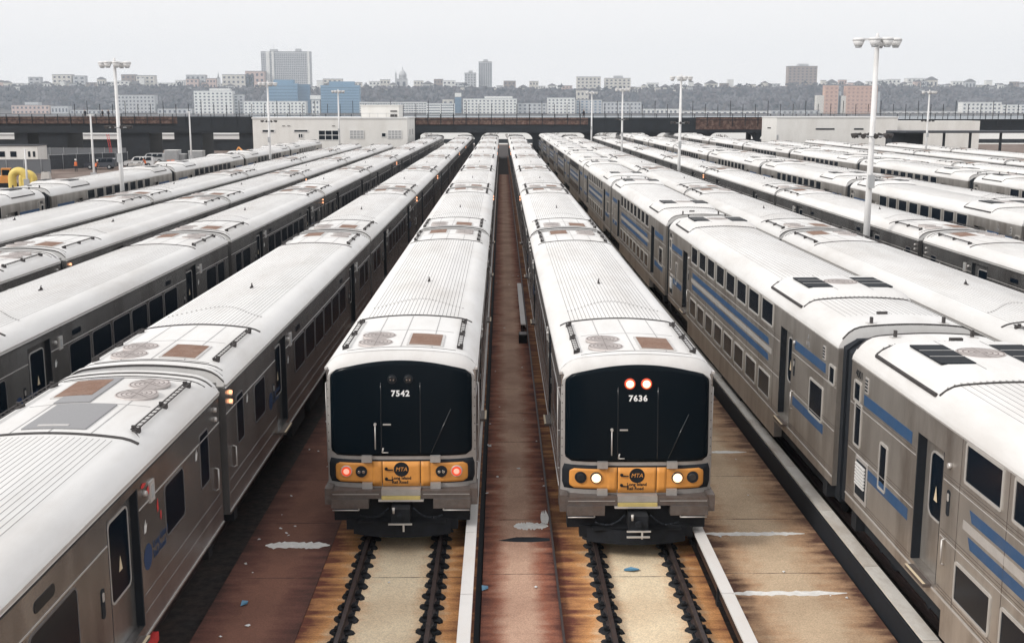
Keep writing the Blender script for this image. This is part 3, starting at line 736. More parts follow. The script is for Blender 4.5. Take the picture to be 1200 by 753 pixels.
def pill(): 
    m = MB(); plate_x(m, .62, .15, .07, -.01, .006, 0, 0, 0); return m.mesh('destination_sign', [M['glass']])
def under_a(length=CL, low=.38):
    u = MB(); hl = length/2
    u.box(-1.25, 1.25, -hl+.25, hl-.25, .82, .949, 0)
    for y0, y1, z in ((-5.3, -2.9, .42), (-2.5, .4, .38), (.8, 2.6, .5), (2.9, 5.4, .40)):
        u.box(-1.42, -.5, y0, y1, z, .83); u.box(.5, 1.42, y0+.3, y1-.2, z, .83)
    u.box(-1.45, 1.45, -hl+.6, -hl+.9, .6, .95); u.box(-1.45, 1.45, hl-.9, hl-.6, .6, .95)
    return u.mesh('underframe', [M['under']])
def bogie():
    b = MB()
    for s in (-1, 1):
        b.box(s*.98, s*1.12, -1.6, 1.6, .42, .62); b.box(s*.9, s*1.2, -.5, .5, .55, .84)
        for y in (-1.25, 1.25):
            b.cyl((s*.70, y, .455), (s*.83, y, .455), .455, .455, 20); b.cyl((s*.83, y, .455), (s*1.1, y, .455), .12, .12, 8)
    for y in (-1.25, 1.25): b.cyl((-.8, y, .455), (.8, y, .455), .09, .09, 8)
    b.box(-1, 1, -.3, .3, .5, .75)
    return b.mesh('bogie', [M['under']])
def gangway(hw, z0, z1, ln):
    g_ = MB()
    n = 5; 
    for i in range(n):
        y0 = -ln/2+ln*i/n; k = .0 if i % 2 else .05
        pr = [(-hw+k, z0), (-hw+k, z1-.25), (-hw+.25+k, z1-.05-k), (0, z1-k), (hw-.25-k, z1-.05-k), (hw-k, z1-.25), (hw-k, z0)]
        g_.extrude(pr+[pr[0]], y0, y0+ln/n, 0)
    return g_.mesh('gangway', [M['rubber']])
def cab_marks():
    m = MB(); 
    for z, y in ((3.28, 0), (3.12, .0)): m.cyl((0, y, z), (.05, y, z), .05, .04, 8, 0)
    m.box(0, .02, -.09, .09, 2.92, 3.02, 1)
    return m
MK_lit = MB().cyl((0, 0, 0), (.05, 0, 0), .055, .045, 10).mesh('marker_lamp', [M['e_amber']])
MK_dark = MB().cyl((0, 0, 0), (.05, 0, 0), .05, .04, 10).mesh('marker_lamp', [M['trim']])
bx2 = MB(); bx2.box(0, .03, -.11, .11, -.16, .16, 0); bx2.box(.03, .036, -.06, .06, -.10, .10, 1)
CABIN_BOX = bx2.mesh('sign_plate', [M['trim'], M['bin']])
sw = MB(); plate_x(sw, .12, .42, .05, 0, .01, 0, 0, 0); plate_x(sw, .07, .13, .03, .01, .016, 0, .09, 1)
SWITCH = sw.mesh('door_switch', [M['rubber'], M['trim']])
st = MB(); st.add([(.006, 0, 0), (.006, .09, .0), (.006, .16, .13), (.006, .09, .1), (.006, .1, .2), (.006, .02, .12)], [(0, 1, 2, 3), (0, 3, 4, 5)])
STREAK = st.mesh('sticker', [M['white']])
hh = MB(); hh.cyl((.0, -.0, -.22), (.06, 0, -.18), .012, .012, 6); hh.cyl((.06, 0, -.2), (.06, 0, .2), .015, .015, 6); hh.cyl((.06, 0, .2), (0, 0, .22), .012, .012, 6)
HANDRAIL = hh.mesh('handrail', [M['trim']])
sh_ = MB(); sh_.box(0, .14, -.42, .42, -.03, .03, 0); sh_.box(.1, .145, -.42, .42, .03, .035, 1)
STEP = sh_.mesh('step', [M['bumper'], M['decal']])
# agency mark: disc with letters, beside two lines of writing
def side_logo(mat_):
    t = text_mesh('Long Island\nRail Road', .17, [mat_], 'LEFT', .002)
    d = MB(); n = 20; d.add([(.20*math.cos(2*PI*i/n), .20*math.sin(2*PI*i/n), 0) for i in range(n)], [tuple(range(n))])
    for a, b_ in (((-.02, -.19), (.05, .19)), ): pass
    bm = bmesh.new(); bm.from_mesh(t)
    for v in bm.verts: v.co.x += .26; v.co.y += .0
    dm = d.mesh('d', [mat_]); bm.from_mesh(dm); bm.to_mesh(t); bm.free()
    # stand it upright on a +X facing side
    t.transform(Matrix.Rotation(R(90), 4, 'Z') @ Matrix.Rotation(R(90), 4, 'X'))
    return t
LOGO = side_logo(M['logoblue'])
MTAW = text_mesh('MTA', .20, [M['trim']], 'CENTER', .003, .2); MTAW.transform(Matrix.Translation((.012, 0, 0)) @ Matrix.Rotation(R(90), 4, 'Z') @ Matrix.Rotation(R(90), 4, 'X'))

BODY_A, BODY_AF = body_a(False), body_a(True)
RF_A, RF_AF = m7_roof(False), m7_roof(True)
FAN_A = fan_mesh(.36); GR_A = grille_a(); CAT = catwalk(); AER = aerial_mesh()
WIN_A = window_a(1.44, .80, .10); WIN_A2 = window_a(1.05, .80, .10); WIN_CAB = window_a(.55, .95, .06)
DOOR_A = door_a(); PILL = pill(); UND_A = under_a(); BOG = bogie(); GANG_A = gangway(1.38, .95, 3.66, PITCH-CL)

def side_put(name, me, car, s, y, z, x=HW, lbl=None):
    o = place(name, me, car, (s*x, y, z), 0 if s > 0 else PI)
    if lbl: o['label'] = lbl
    return o
def fill_car_a(car, cabfront, windows, detail, cab_end=-1):
    place('roof', RF_AF if cabfront else RF_A, car)
    place('underframe', UND_A, car)
    for y in (-8.9, 8.9): place('bogie', BOG, car, (0, y, 0))
    # roof equipment, same at both ends turned by half a turn
    for e in (-1, 1):
        rz = 0 if e < 0 else PI
        ye = e*(HL-(.52+.75)); 
        place('grille', GR_A, car, (0, e*(HL-1.28), 0), rz)
        for q in (.98, 1.72): place('fan', FAN_A, car, (e*.58, e*(HL-q), 3.93), 0)
        for s in (-1, 1): place('roof_rail', CAT, car, (s*1.19, e*(HL-2.25), 3.86), rz)
    place('aerial', AER, car, (.0, -2.6, 3.95))
    for s in (-1, 1):
        for d in DOORS_A: side_put('door', DOOR_A, car, s, d, 2.26, HW-.115)
        if windows:
            for i in range(6): side_put('window', WIN_A, car, s, -4.125+1.65*i, 2.50)
            e = cab_end
            side_put('window', WIN_A2, car, s, e*(HL-3.05), 2.50); side_put('window', WIN_CAB, car, s, e*(HL-1.15), 2.62)
            side_put('window', WIN_A, car, s, -e*(HL-2.75), 2.50); side_put('window', WIN_A2, car, s, -e*(HL-1.25), 2.50)
        if detail:
            for y in (-4.3, 3.9): side_put('destination_sign', PILL, car, s, y, 3.17)
            for d in DOORS_A:
                side_put('door_switch', SWITCH, car, s, d-.98, 2.28); side_put('step', STEP, car, s, d, 1.12, HW)
                side_put('sticker', STREAK, car, s, d+.85, 2.55); side_put('marker_lamp', MK_dark, car, s, d+.95, 3.15)
                side_put('sign_plate', CABIN_BOX, car, s, d+1.28, 3.08)
            e = cab_end
            side_put('agency_mark', LOGO, car, s, e*(HL-4.55) if s*e > 0 else e*(HL-4.2), 2.15, HW+.004); 
            side_put('handrail', HANDRAIL, car, s, e*(HL-.45), 2.0)
            side_put('sticker', STREAK, car, s, e*(HL-1.75), 2.75)
            for z in (3.3, 3.12): side_put('marker_lamp', MK_dark, car, s, e*(HL-.35), z)

# ---------------- bilevel coach
HB = 1.475; DOORS_B = (-7.75, 7.75); DWB = 1.15; HLB = 12.03
def body_b():
    b = MB()
    ys = [-HLB]
    for d in DOORS_B: ys += [d-DWB/2, d+DWB/2]
    ys.append(HLB)
    for s in (-1, 1):
        for i in range(0, len(ys), 2): wall_run(b, HB, s, ys[i], ys[i+1], .98, 3.93, .2)
        wall_run(b, HB, s, -6.9, 6.9, .55, .979, .2)
        for d in DOORS_B:
            wall_run(b, HB, s, d-DWB/2, d+DWB/2, 3.48, 3.93, .2); wall_run(b, HB, s, d-DWB/2, d+DWB/2, .98, 1.28, .2)
            for e in (-1, 1): b.box(s*(HB-.2), s*(HB-.004), d+e*DWB/2, d+e*(DWB/2-.035), 1.28, 3.48, 1)
        for zz in (3.90, 1.16):
            b.box(s*HB, s*(HB+.012), -HLB, HLB, zz, zz+.03, 2)
        for i in range(0, len(ys), 2):
            for zz in (3.06, 2.14): b.box(s*HB, s*(HB+.006), ys[i]+.04, ys[i+1]-.04, zz, zz+.014, 2)
        for zz in (1.22, 1.27, 1.32, 2.20, 2.25, 3.12, 3.17):
            for i in range(0, len(ys), 2): b.box(s*HB, s*(HB+.003), ys[i]+.05, ys[i+1]-.05, zz, zz+.010, 3)
        for i in range(9):
            y = -6.6+1.63*i+.07; b.box(s*HB, s*(HB+.004), y-.006, y+.006, 1.2, 3.9, 3)
    b.box(-HB+.202, HB-.202, -HLB+.05, HLB-.05, .6, 3.94, 1)
    for e in (-1, 1): b.box(-HB+.2, HB-.2, e*HLB, e*(HLB-.05), .98, 3.95, 1)
    return b.mesh('railcar', [M['steel2'], M['rubber'], M['trim'], M['bumper']])
HUMPS = ((-HLB+3.4, -HLB+6.5), (HLB-4.1, HLB-1.0))
HT = [(0, 4.55), (.9, 4.54), (1.08, 4.50), (1.2, 4.42), (1.28, 4.31), (1.34, 4.22)]
def roof_b():
    r = roof_mesh(ROOF_B, None, (-HLB+1.2, HLB-1.2), .125, hl=HLB)
    for h0, h1 in HUMPS:
        # raised smooth housing with rounded long shoulders and sloped ends
        tab = HT
        xs = [-x for x, z in reversed(tab)]+[x for x, z in tab[1:]]
        def row(y, k): return [(x*(1-.0*k), y, interp(ROOF_B, x)-.02+(interp(tab, x)-interp(ROOF_B, x)+.02)*k) for x in xs]
        rows = [row(h0, 0), row(h0+.22, .75), row(h0+.4, 1), row(h1-.4, 1), row(h1-.22, .75), row(h1, 0)]
        n = len(xs); vs_ = [v for rw in rows for v in rw]
        r.add(vs_, [(j*n+i, j*n+i+1, (j+1)*n+i+1, (j+1)*n+i) for j in range(len(rows)-1) for i in range(n-1)], 0, False)
        for y in (h0-.03, h1+.03): strip(r, ROOF_B, -1.33, 1.33, 22, y-.025, y+.025, .022, 1)
        for s in (-1, 1):
            r.box(s*1.335, s*1.385, h0+.05, h1-.05, 4.17, 4.225, 1)
        for xx in (-.42, .42): r.box(xx-.008, xx+.008, h0+.4, h1-.4, 4.545, 4.553, 3)
        r.box(-.95, .95, (h0+h1)/2-.008, (h0+h1)/2+.008, 4.54, 4.556, 3)
        for i in range(24):
            xx = -1.2+2.4*i/23; z = interp(ROOF_B, xx)+.03
            for y in (h0-.03, h1+.03): r.box(xx-.015, xx+.015, y-.02, y+.02, z, z+.012, 3)
    for e in (-1, 1):
        strip(r, ROOF_B, -1.40, 1.40, 24, e*HLB-e*.05, e*HLB, .016, 1)
        for xx in (-.75, .75): r.box(xx-.025, xx+.025, e*(HLB-.30), e*(HLB-.22), 4.36, 4.53, 1); r.box(xx-.09, xx+.09, e*(HLB-.36), e*(HLB-.17), 4.36, 4.405, 2)
    r.box(-.32, -.10, -HLB+1.2, -HLB+1.27, 4.42, 4.47, 1)
    r.box(.1, .34, HLB-.85, HLB-.76, 4.42, 4.49, 1)
    me = r.mesh('roof', [M['roof'], M['seam'], M['trim'], M['rib']]); me.set_sharp_from_angle(angle=R(28)); return me
def grille_b():
    g_ = MB(); g_.box(-.30, .30, -.75, .75, -.02, .012, 0)
    for y in (-.25, .25): g_.box(-.30, .30, y-.012, y+.012, .012, .02, 1)
    return g_.mesh('grille', [M['black'], M['rib']])
def window_b(w, h):
    m = MB(); plate_x(m, w, h, .03, -.01, .004, 0, 0, 0, 2); ring_x(m, w+.09, h+.09, .05, .05, -.005, .016, 0, 0, 1, 2)
    return m.mesh('window', [M['glass'], M['framelight']])
def door_b():
    m = MB(); w, h = DWB-.075, 2.19
    m.box(-.03, .0, -w/2, w/2, -h/2, h/2, 0)
    plate_x(m, .56, 1.05, .14, -.01, .006, .0, .34, 1); ring_x(m, .64, 1.13, .17, .035, -.005, .014, .0, .34, 2)
    m.add([(.02, -.07, .1), (.02, .08, .1), (.02, .005, .36)], [(0, 1, 2)], 3)
    return m.mesh('door', [M['steel2'], M['glass'], M['trim'], M['decal']])
def stripe(ln, h, cut=.0):
    m = MB(); x = .004
    m.add([(x, -ln/2, -h/2), (x, ln/2, -h/2), (x, ln/2-cut, h/2), (x, -ln/2-cut, h/2), (0, -ln/2, -h/2), (0, ln/2, -h/2), (0, ln/2-cut, h/2), (0, -ln/2-cut, h/2)], [(0, 1, 2, 3), (0, 4, 5, 1), (3, 2, 6, 7), (1, 5, 6, 2), (0, 3, 7, 4)])
    return m.mesh('stripe', [M['blue']])
def louver():
    m = MB(); m.box(0, .012, -.36, .36, -.42, .42, 0); m.box(.012, .02, -.29, .29, -.33, .35, 1)
    for i in range(7): m.box(.02, .05, -.27, .27, -.12+i*.065, -.085+i*.065, 2)
    return m.mesh('louver', [M['trim'], M['rubber'], M['white']])
VENT = MB(); VENT.box(0, .012, -.09, .09, -.15, .15, 0)
for i in range(4): VENT.box(.012, .02, -.07, .07, -.11+i*.065, -.08+i*.065, 1)
VENT = VENT.mesh('vent', [M['trim'], M['rubber']])
BODY_B = body_b(); RF_B = roof_b(); GR_B = grille_b(); FAN_B = fan_mesh(.42)
WB_ = window_b(1.22, .56); WB_END = window_b(1.0, .72); WB_NAR = window_b(.34, .80); WB_SM = window_b(.34, .34); DOOR_B = door_b()
STR_M = stripe(12.0, .17, .1); STR_E = stripe(2.6, .21, 0); STR_M2 = stripe(4.6, .17, .1); STR_M1 = stripe(7.0, .17, .1)
LOUV = louver(); GANG_B = gangway(1.42, .9, 4.22, PITCH-2*HLB)
GREYST = MB().box(0, .004, -6.3, 6.3, -.07, .07).mesh('stripe', [M['trim']])
tn = text_mesh('4001', .22, [M['rubber']], 'CENTER', .002); tn.transform(Matrix.Rotation(R(90), 4, 'Z') @ Matrix.Rotation(R(90), 4, 'X')); NUMB = tn
ta = text_mesh('A\nLIRR', .16, [M['greymat']], 'CENTER', .002); ta.transform(Matrix.Rotation(R(90), 4, 'Z') @ Matrix.Rotation(R(90), 4, 'X'))
def fill_car_b(car, windows, detail):
    place('roof', RF_B, car); place('underframe', UND_A, car)
    for y in (-9.6, 9.6): place('bogie', BOG, car, (0, y, 0))
    for h0, h1 in HUMPS:
        c_ = (h0+h1)/2
        for s in (-1, 1): place('grille', GR_B, car, (s*.72, c_, 4.553))
        place('fan', FAN_B, car, (0, c_+.1, 4.53))
    for s in (-1, 1):
        for d in DOORS_B: side_put('door', DOOR_B, car, s, d, 2.38, HB-.15)
        if windows:
            for i in range(8):
                y = -5.705+1.63*i
                side_put('window', WB_, car, s, y, 3.58, HB); side_put('window', WB_, car, s, y+.12, 1.66, HB)
            side_put('window', WB_END, car, s, -HLB+1.5, 2.45, HB); side_put('window', WB_NAR, car, s, HLB-.55, 2.72, HB); side_put('window', WB_NAR, car, s, HLB-2.1, 2.35, HB)
        else: pass
        for z in (2.84, 2.42): side_put('stripe', STR_M, car, s, 0, z, HB)
        side_put('stripe', GREYST, car, s, 0, 2.63, HB, 'pale grey stripe between the blue ones')
        for e in (-1, 1):
            for z in (3.30, 1.95): side_put('stripe', STR_E, car, s, e*(HLB-2.15), z, HB+.001)
        if detail:
            side_put('louver', LOUV, car, s, HLB-.95, 1.72, HB+.006)
            side_put('vent', VENT, car, s, HLB-.98, 3.60, HB); side_put('vent', VENT, car, s, -HLB+1.0, 3.62, HB)
            side_put('car_number', NUMB, car, s, HLB-.50, 3.70, HB+.006)
            side_put('agency_mark', ta, car, s, -HLB+2.3, 3.62, HB+.006)
            side_put('window', WB_SM, car, s, HLB-.45, 3.36, HB+.006); side_put('window', WB_SM, car, s, -HLB+.35, 3.28, HB+.006)
            for d in DOORS_B:
                side_put('door_switch', SWITCH, car, s, d-.85, 2.75, HB); side_put('step', STEP, car, s, d, 1.2, HB); side_put('marker_lamp', MK_dark, car, s, d-.85, 3.35, HB)
                side_put('handrail', HANDRAIL, car, s, d-.85, 1.95, HB)

# ---------------- the cab end of the single level cars
def cab_parts(car, number, lit):
    yb = -HL
    def fy(x, z):
        k = abs(x)/HW
        y = yb + .17*k**6 + .05*k*k
        if z > 1.75: y += .11*((z-1.75)/1.8)**1.5
        return y
    # shell
    nz, nx = 22, 28; s_ = MB(); vs_ = []
    for j in range(nz+1):
        for i in range(nx+1):
            x = -HW+2*HW*i/nx; zt_ = interp(ROOF_A, min(abs(x), 1.545))
            z = 1.02+(zt_-1.02)*j/nz
            if j == nz: vs_.append((x*.995, fy(x, z)+.10, z+.0))
            elif j == nz-1: vs_.append((x, fy(x, z)+.02, z))
            else: vs_.append((x, fy(x, z), z))
    s_.add(vs_, [(j*(nx+1)+i, j*(nx+1)+i+1, (j+1)*(nx+1)+i+1, (j+1)*(nx+1)+i) for j in range(nz-2) for i in range(nx)], 0, True)
    s_.add(vs_, [(j*(nx+1)+i, j*(nx+1)+i+1, (j+1)*(nx+1)+i+1, (j+1)*(nx+1)+i) for j in range(nz-2, nz) for i in range(nx)], 1, True)
    # cheeks joining the shell to the side walls and the roof
    for s in (-1, 1):
        s_.add([(s*HW, fy(HW, z)+(.02 if z > 3.45 else 0), z) for z in (1.02, 1.8, 2.6, 3.3, 3.55)] + [(s*HW, yb+.46, z) for z in (1.02, 1.8, 2.6, 3.3, 3.55)], [(i, i+1, 6+i, 5+i) for i in range(4)], 0)
    xs = [-1.545+3.09*i/28 for i in range(29)]
    top = [(x, fy(x, 3.8)+.10, interp(ROOF_A, x)) for x in xs]; bk = [(x, yb+.45, interp(ROOF_A, x)+.004) for x in xs]
    s_.add(top+bk, [(i, i+1, 30+i, 29+i) for i in range(28)], 1, True)
    s_.build('cab_front', [M['collar'], M['roof']], car)
    # small vertical joints and rivets of the corner posts
    for s in (-1, 1):
        j_ = MB()
        for q in range(9):
            z = 1.85+.18*q; j_.box(s*1.505-.008, s*1.505+.008, fy(1.505, z)-.006, fy(1.505, z)+.01, z, z+.02)
        j_.build('rivet_row', M['seam'], car)
    def patch(name, w, zlo, zhi, r_, off, m_, arch=0., cx=0., n=16, nzp=14, thick=.02, mb=None, mi=0):
        p = mb or MB(); vv = []; zs = []
        for j in range(nzp+1):
            t = j/nzp; z = zlo+(zhi-zlo)*t; zs.append(z)
        for z in zs:
            d = max(0, r_-(z-zlo), r_-(zhi-z)); wx = w-r_+math.sqrt(max(0, r_*r_-d*d)) if r_ > 0 else w
            for i in range(n+1):
                u = -1+2*i/n; x = cx+wx*u; zz = z+(arch*(1-(u*wx/w)**2)*((z-zlo)/(zhi-zlo))**3 if arch else 0)
                vv.append((x, fy(x, zz)-off, zz))
        N = len(vv); vv2 = [(x, y+thick+off, z) for x, y, z in vv]
        q = lambda j, i: j*(n+1)+i
        fs = [(q(j, i), q(j, i+1), q(j+1, i+1), q(j+1, i)) for j in range(nzp) for i in range(n)]
        p.add(vv, fs, mi, True)
        rim = [q(0, i) for i in range(n+1)]+[q(j, n) for j in range(1, nzp+1)]+[q(nzp, i) for i in range(n-1, -1, -1)]+[q(j, 0) for j in range(nzp-1, 0, -1)]
        p.add([vv[i] for i in rim]+[vv2[i] for i in rim], [(i, (i+1) % len(rim), len(rim)+(i+1) % len(rim), len(rim)+i) for i in range(len(rim))], mi)
        if mb is None: return p.build(name, m_, car)
    patch('windshield', 1.45, 1.78, 3.50, .13, .014, [M['wshield']], arch=.25, nzp=24, n=24)
    # thin frames of the centre door on the glass
    for cx in (-.40, .40):
        d_ = MB(); patch('', .008, 1.84, 3.3, 0, .020, None, cx=cx, n=1, nzp=8, mb=d_)
        d_.build('door_edge', [M['lens']], car)
    # dark lamp band with orange fronts
    patch('lamp_band', 1.50, 1.20, 1.70, .04, .010, [M['black']], nzp=4, n=24)
    patch('orange_panel', .385, 1.14, 1.665, 0, .026, [M['orange']], nzp=4)['label'] = 'orange centre door panel with the black agency mark'
    for s in (-1, 1):
        p = MB(); patch('', .455, 1.22, 1.63, .10, .022, None, cx=s*.905, mb=p, nzp=8)
        patch('', .10, 1.14, 1.665, 0, .0225, None, cx=s*.50, mb=p, nzp=4, n=3)
        p.build('orange_panel', [M['orange']], car)
        for cx, kind in ((1.13, 'out'), (.82, 'in')):
            x = s*cx; y = fy(x, 1.44)-.03; L_ = MB()
            L_.cyl((x, y+.05, 1.45), (x, y-.03, 1.45), .125, .115, 20, 0)
            if kind == 'out':
                if lit: L_.cyl((x, y-.03, 1.45), (x, y-.034, 1.45), .085, .07, 16, 1); mm = [M['black'], M['lens']]; nm = 'tail_light'
                else: L_.cyl((x, y-.03, 1.45), (x, y-.038, 1.45), .105, .10, 16, 1); L_.cyl((x, y-.038, 1.45), (x, y-.045, 1.45), .06, .045, 16, 2); mm = [M['trim'], M['redrim'], M['e_red']]; nm = 'tail_light'
            else:
                if lit: L_.cyl((x, y-.03, 1.45), (x, y-.045, 1.45), .095, .08, 18, 2); L_.cyl((x, y-.045, 1.45), (x, y-.05, 1.45), .065, .055, 18, 1); mm = [M['lens'], M['e_hot'], M['e_warm']]; nm = 'headlight'
                else:
                    for dx in (-.045, .045): L_.cyl((x+dx, y-.03, 1.45), (x+dx, y-.04, 1.45), .035, .03, 12, 1)
                    mm = [M['black'], M['chrome']]; nm = 'headlight'
            L_.build(nm, mm, car)
        for z in (1.72, 1.15):
            hb = MB(); x = s*.70; hb.box(x-.105, x+.105, fy(x, z)-.10, fy(x, z)+.01, z-.06, z+.075); hb.build('bracket', M['collar'], car)
    # writing
    def lay(me, cx, cz, off, nm, m_):
        me.transform(Matrix.Rotation(R(90), 4, 'X'))
        for v in me.vertices:
            v.co.x += cx; v.co.z += cz; v.co.y += fy(v.co.x, v.co.z)-off
        place(nm, me, car)
    lay(text_mesh(number, .165, [M['e_num']], 'CENTER', .002, 0, 1.18, .006), 0, 3.075, .02, 'car_number', None)
    dm = MB(); n = 24; dm.add([(.155*math.cos(2*PI*i/n), .155*math.sin(2*PI*i/n), 0) for i in range(n)], [tuple(range(n))])
    dm = dm.mesh('mark_disc', [M['black']]); lay(dm, 0.0, 1.50, .030, 'agency_mark', None)
    lay(text_mesh('MTA', .118, [M['orange']], 'CENTER', .002, .2), .0, 1.50, .034, 'mark_lettering', None)
    lay(text_mesh('Long Island\nRail Road', .088, [M['black']], 'LEFT', .002, 0, 1.0, .002), -.20, 1.27, .030, 'lettering', None)
    for z in (1.515, 1.30):
        kb = MB(); kb.cyl((-.31, fy(0, z)-.03, z), (-.31, fy(0, z)-.06, z), .032, .03, 10); kb.box(-.31, -.17, fy(0, z)-.055, fy(0, z)-.035, z-.03, z-.014); kb.build('latch', M['black'], car)
    # roof lights over the number
    for s in (-1, 1):
        l = MB(); x = s*.165; y = fy(x, 3.36)-.012
        l.cyl((x, y+.03, 3.37), (x, y-.03, 3.37), .115 if lit else .10, .105 if lit else .095, 20, 0)
        l.cyl((x, y-.03, 3.37), (x, y-.045, 3.37), .080, .065, 18, 1)
        if lit: l.cyl((x, y-.045, 3.37), (x, y-.05, 3.37), .05, .045, 16, 2)
        l.build('roof_light', [M['redrim'] if lit else M['black'], M['e_warm'] if lit else M['lens'], M['e_hot']], car)  # lit outer ring is the painted red halo
        if not lit:
            q = MB()
            for dx in (-.03, .03): q.box(x+dx-.012, x+dx+.012, y-.055, y-.045, 3.35, 3.38)
            q.build('lamp_bulb', M['chrome'], car)
    # wiper, handles
    w = MB(); w.bar((-.52, fy(-.52, 1.95)-.06, 1.93), (-.52, fy(-.52, 2.6)-.06, 2.45), .025); w.cyl((-.52, fy(-.52, 2.5)-.03, 2.45), (-.52, fy(-.52, 2.5)-.08, 2.45), .03, .03, 8); w.build('grab_bar', M['trim'], car)
    w = MB(); w.box(-.36, -.20, fy(-.3, 2.45)-.05, fy(-.3, 2.45)-.02, 2.43, 2.455); w.bar((-.38, fy(-.38, 1.9)-.05, 1.86), (-.36, fy(-.38, 1.95)-.05, 1.96), .03); w.bar((-.38, fy(-.38, 1.9)-.05, 1.86), (-.26, fy(-.38, 1.9)-.05, 1.86), .025); w.build('door_handle', M['trim'], car)
    w = MB(); w.bar((.62, fy(.62, 1.95)-.045, 1.86), (1.02, fy(1.02, 2.9)-.045, 2.75), .018); w.build('wiper', M['lens'], car)
    # anticlimber with its cut out centre
    for s in (-1, 1):
        b = MB()
        b.box(s*.40, s*1.42, yb-.20, yb+.25, .93, 1.10, 0); b.box(s*.66, s*1.42, yb-.26, yb+.2, .74, .932, 0); b.box(s*1.40, s*1.56, yb-.18, yb+.45, .80, 1.14, 0)
        b.box(s*.45, s*1.4, yb-.215, yb-.19, 1.02, 1.035, 1)
        b.build('bumper', [M['bumper'], M['collar']], car)
    b = MB(); b.box(-.40, .40, yb-.21, yb+.02, 1.00, 1.13, 0); b.box(-.46, .46, yb-.24, yb-.0, .88, .92, 1); b.box(-.395, .395, yb-.245, yb-.05, .922, .99, 2)
    b.build('step_plate', [M['collar'], M['trim'], M['yellow']], car)
    for s in (-1, 1):
        b = MB(); b.bar((s*.86, yb-.24, .70), (s*1.4, yb-.24, .70), .03); b.bar((s*.86, yb-.24, .70), (s*.9, yb-.1, .85), .03); b.build('grab_bar', M['trim'], car)
    # lower dark gear: coupler and pilot
    b = MB(); b.box(-1.40, 1.40, yb+.0, yb+.3, .40, .96); b.box(-1.15, 1.15, yb-.05, yb+.2, .22, .45)
    pr = []
    for i in range(13):
        a = -1+2*i/12; pr.append((a*1.0, yb-.32+.22*a*a))
    vs2 = [(x, y, .14) for x, y in pr]+[(x, y+.05, .42) for x, y in pr]
    b.add(vs2, [(i, i+1, 14+i, 13+i) for i in range(12)]); b.add([(x, y+.08, z) for x, y, z in vs2], [(i, i+1, 14+i, 13+i) for i in range(12)])
    b.box(-.9, .9, yb-.2, yb+.1, .40, .44)
    b.build('pilot', M['under'], car)
    b = MB(); b.box(-.19, .19, yb-.48, yb+.1, .50, .80, 0); b.cyl((0, yb-.35, .64), (0, yb-.56, .64), .10, .05, 12, 0); b.build('coupler', M['under'], car)
    b = MB(); b.box(-.24, .24, yb-.52, yb-.49, .48, .51); b.box(.05, .085, yb-.52, yb-.49, .34, .48); b.cyl((-.13, yb-.5, .84), (-.13, yb-.5, .72), .03, .02, 8)
    if lit: b.box(-.24, .22, yb-.54, yb-.5, .37, .40)
    b.build('coupler_fitting', M['trim'], car)
    for s in (-1, 1):
        h_ = MB(); pts = [(s*(.25+.1*i), yb-.25-.05*math.sin(i*.8), .75-.10*i+.012*i*i) for i in range(7)]
        for i in range(6): h_.bar(pts[i], pts[i+1], .04)
        h_.build('air_hose', M['rubber'], car)
    # side posts and mirrors
    for s in (-1, 1):
        h_ = MB(); h_.bar((s*(HW+.05), yb+.5, 1.5), (s*(HW+.05), yb+.5, 3.2), .022)
        for z in (1.5, 2.3, 3.2): h_.bar((s*(HW+.05), yb+.5, z), (s*HW, yb+.5, z), .02)
        h_.build('handrail', M['trim'], car)
M['e_num'] = mat('number_white', (.85, .85, .85), .6)

# ------------------------------------------------------------------ trains
def train(X, start, ncars, kind, label, cabs=None, front=None, lit=False, det=2, win=4, lamps=()):
    """start = Y of the near end; cabs = for each car the end (-1 near, +1 far) where its cab is"""
    o = empty('train', (X, start, 0)); tag(o, label, 'train', None)
    for k in range(ncars):
        yc = CL/2+PITCH*k
        wn, dt = k < win, k < det
        if kind == 'a':
            fr = (k == 0 and front is not None)
            car = place('railcar', BODY_AF if fr else BODY_A, o, (0, yc, 0))
            ce = -1 if k % 2 == 0 else 1
            if cabs: ce = cabs if k % 2 == 0 else -cabs
            fill_car_a(car, fr, wn, dt, ce)
            if fr: cab_parts(car, front, lit)
            if k: place('gangway', GANG_A, car, (0, -PITCH/2, 0))
        else:
            car = place('railcar', BODY_B, o, (0, yc, 0))
            fill_car_b(car, wn, dt)
            if k: place('gangway', GANG_B, car, (0, -PITCH/2, 0))
        for (kk, e, s) in lamps:
            if kk == k:
                for z in (3.32, 3.14): side_put('marker_lamp', MK_lit, car, s, e*((HL if kind == 'a' else HLB)-.35), z, HW if kind == 'a' else HB, 'glowing amber marker lamp')
    if ncars > win:       # the small far windows, more than a hundred of them
        w = MB()
        for k in range(win, ncars):
            yc = CL/2+PITCH*k
            for s in (-1, 1):
                if kind == 'a':
                    for y in [-4.125+1.65*i for i in range(6)]+[-9.6, 9.6, -11.1, 11.1]:
                        w.box(s*HW, s*(HW+.006), yc+y-(.70 if abs(y) < 9 else .5), yc+y+(.70 if abs(y) < 9 else .5), 2.1, 2.9)
                else:
                    for i in range(8):
                        y = -5.705+1.63*i
                        for z in (3.58, 1.66): w.box(s*HB, s*(HB+.01), yc+y-.6, yc+y+.6, z-.27, z+.27)
        wo = w.build('window', [M['glass']], o); wo['kind'] = 'stuff'; wo['label'] = 'dark windows of the distant cars'
    return o
XL, XR = -2.035, 2.66
train(XL-.03, 22.55, 8, 'a', 'silver train with white number 7542 and red tail lamps on its orange nose', 1, '7542', False, lamps=((2, -1, 1), (4, 1, 1), (6, -1, 1)))
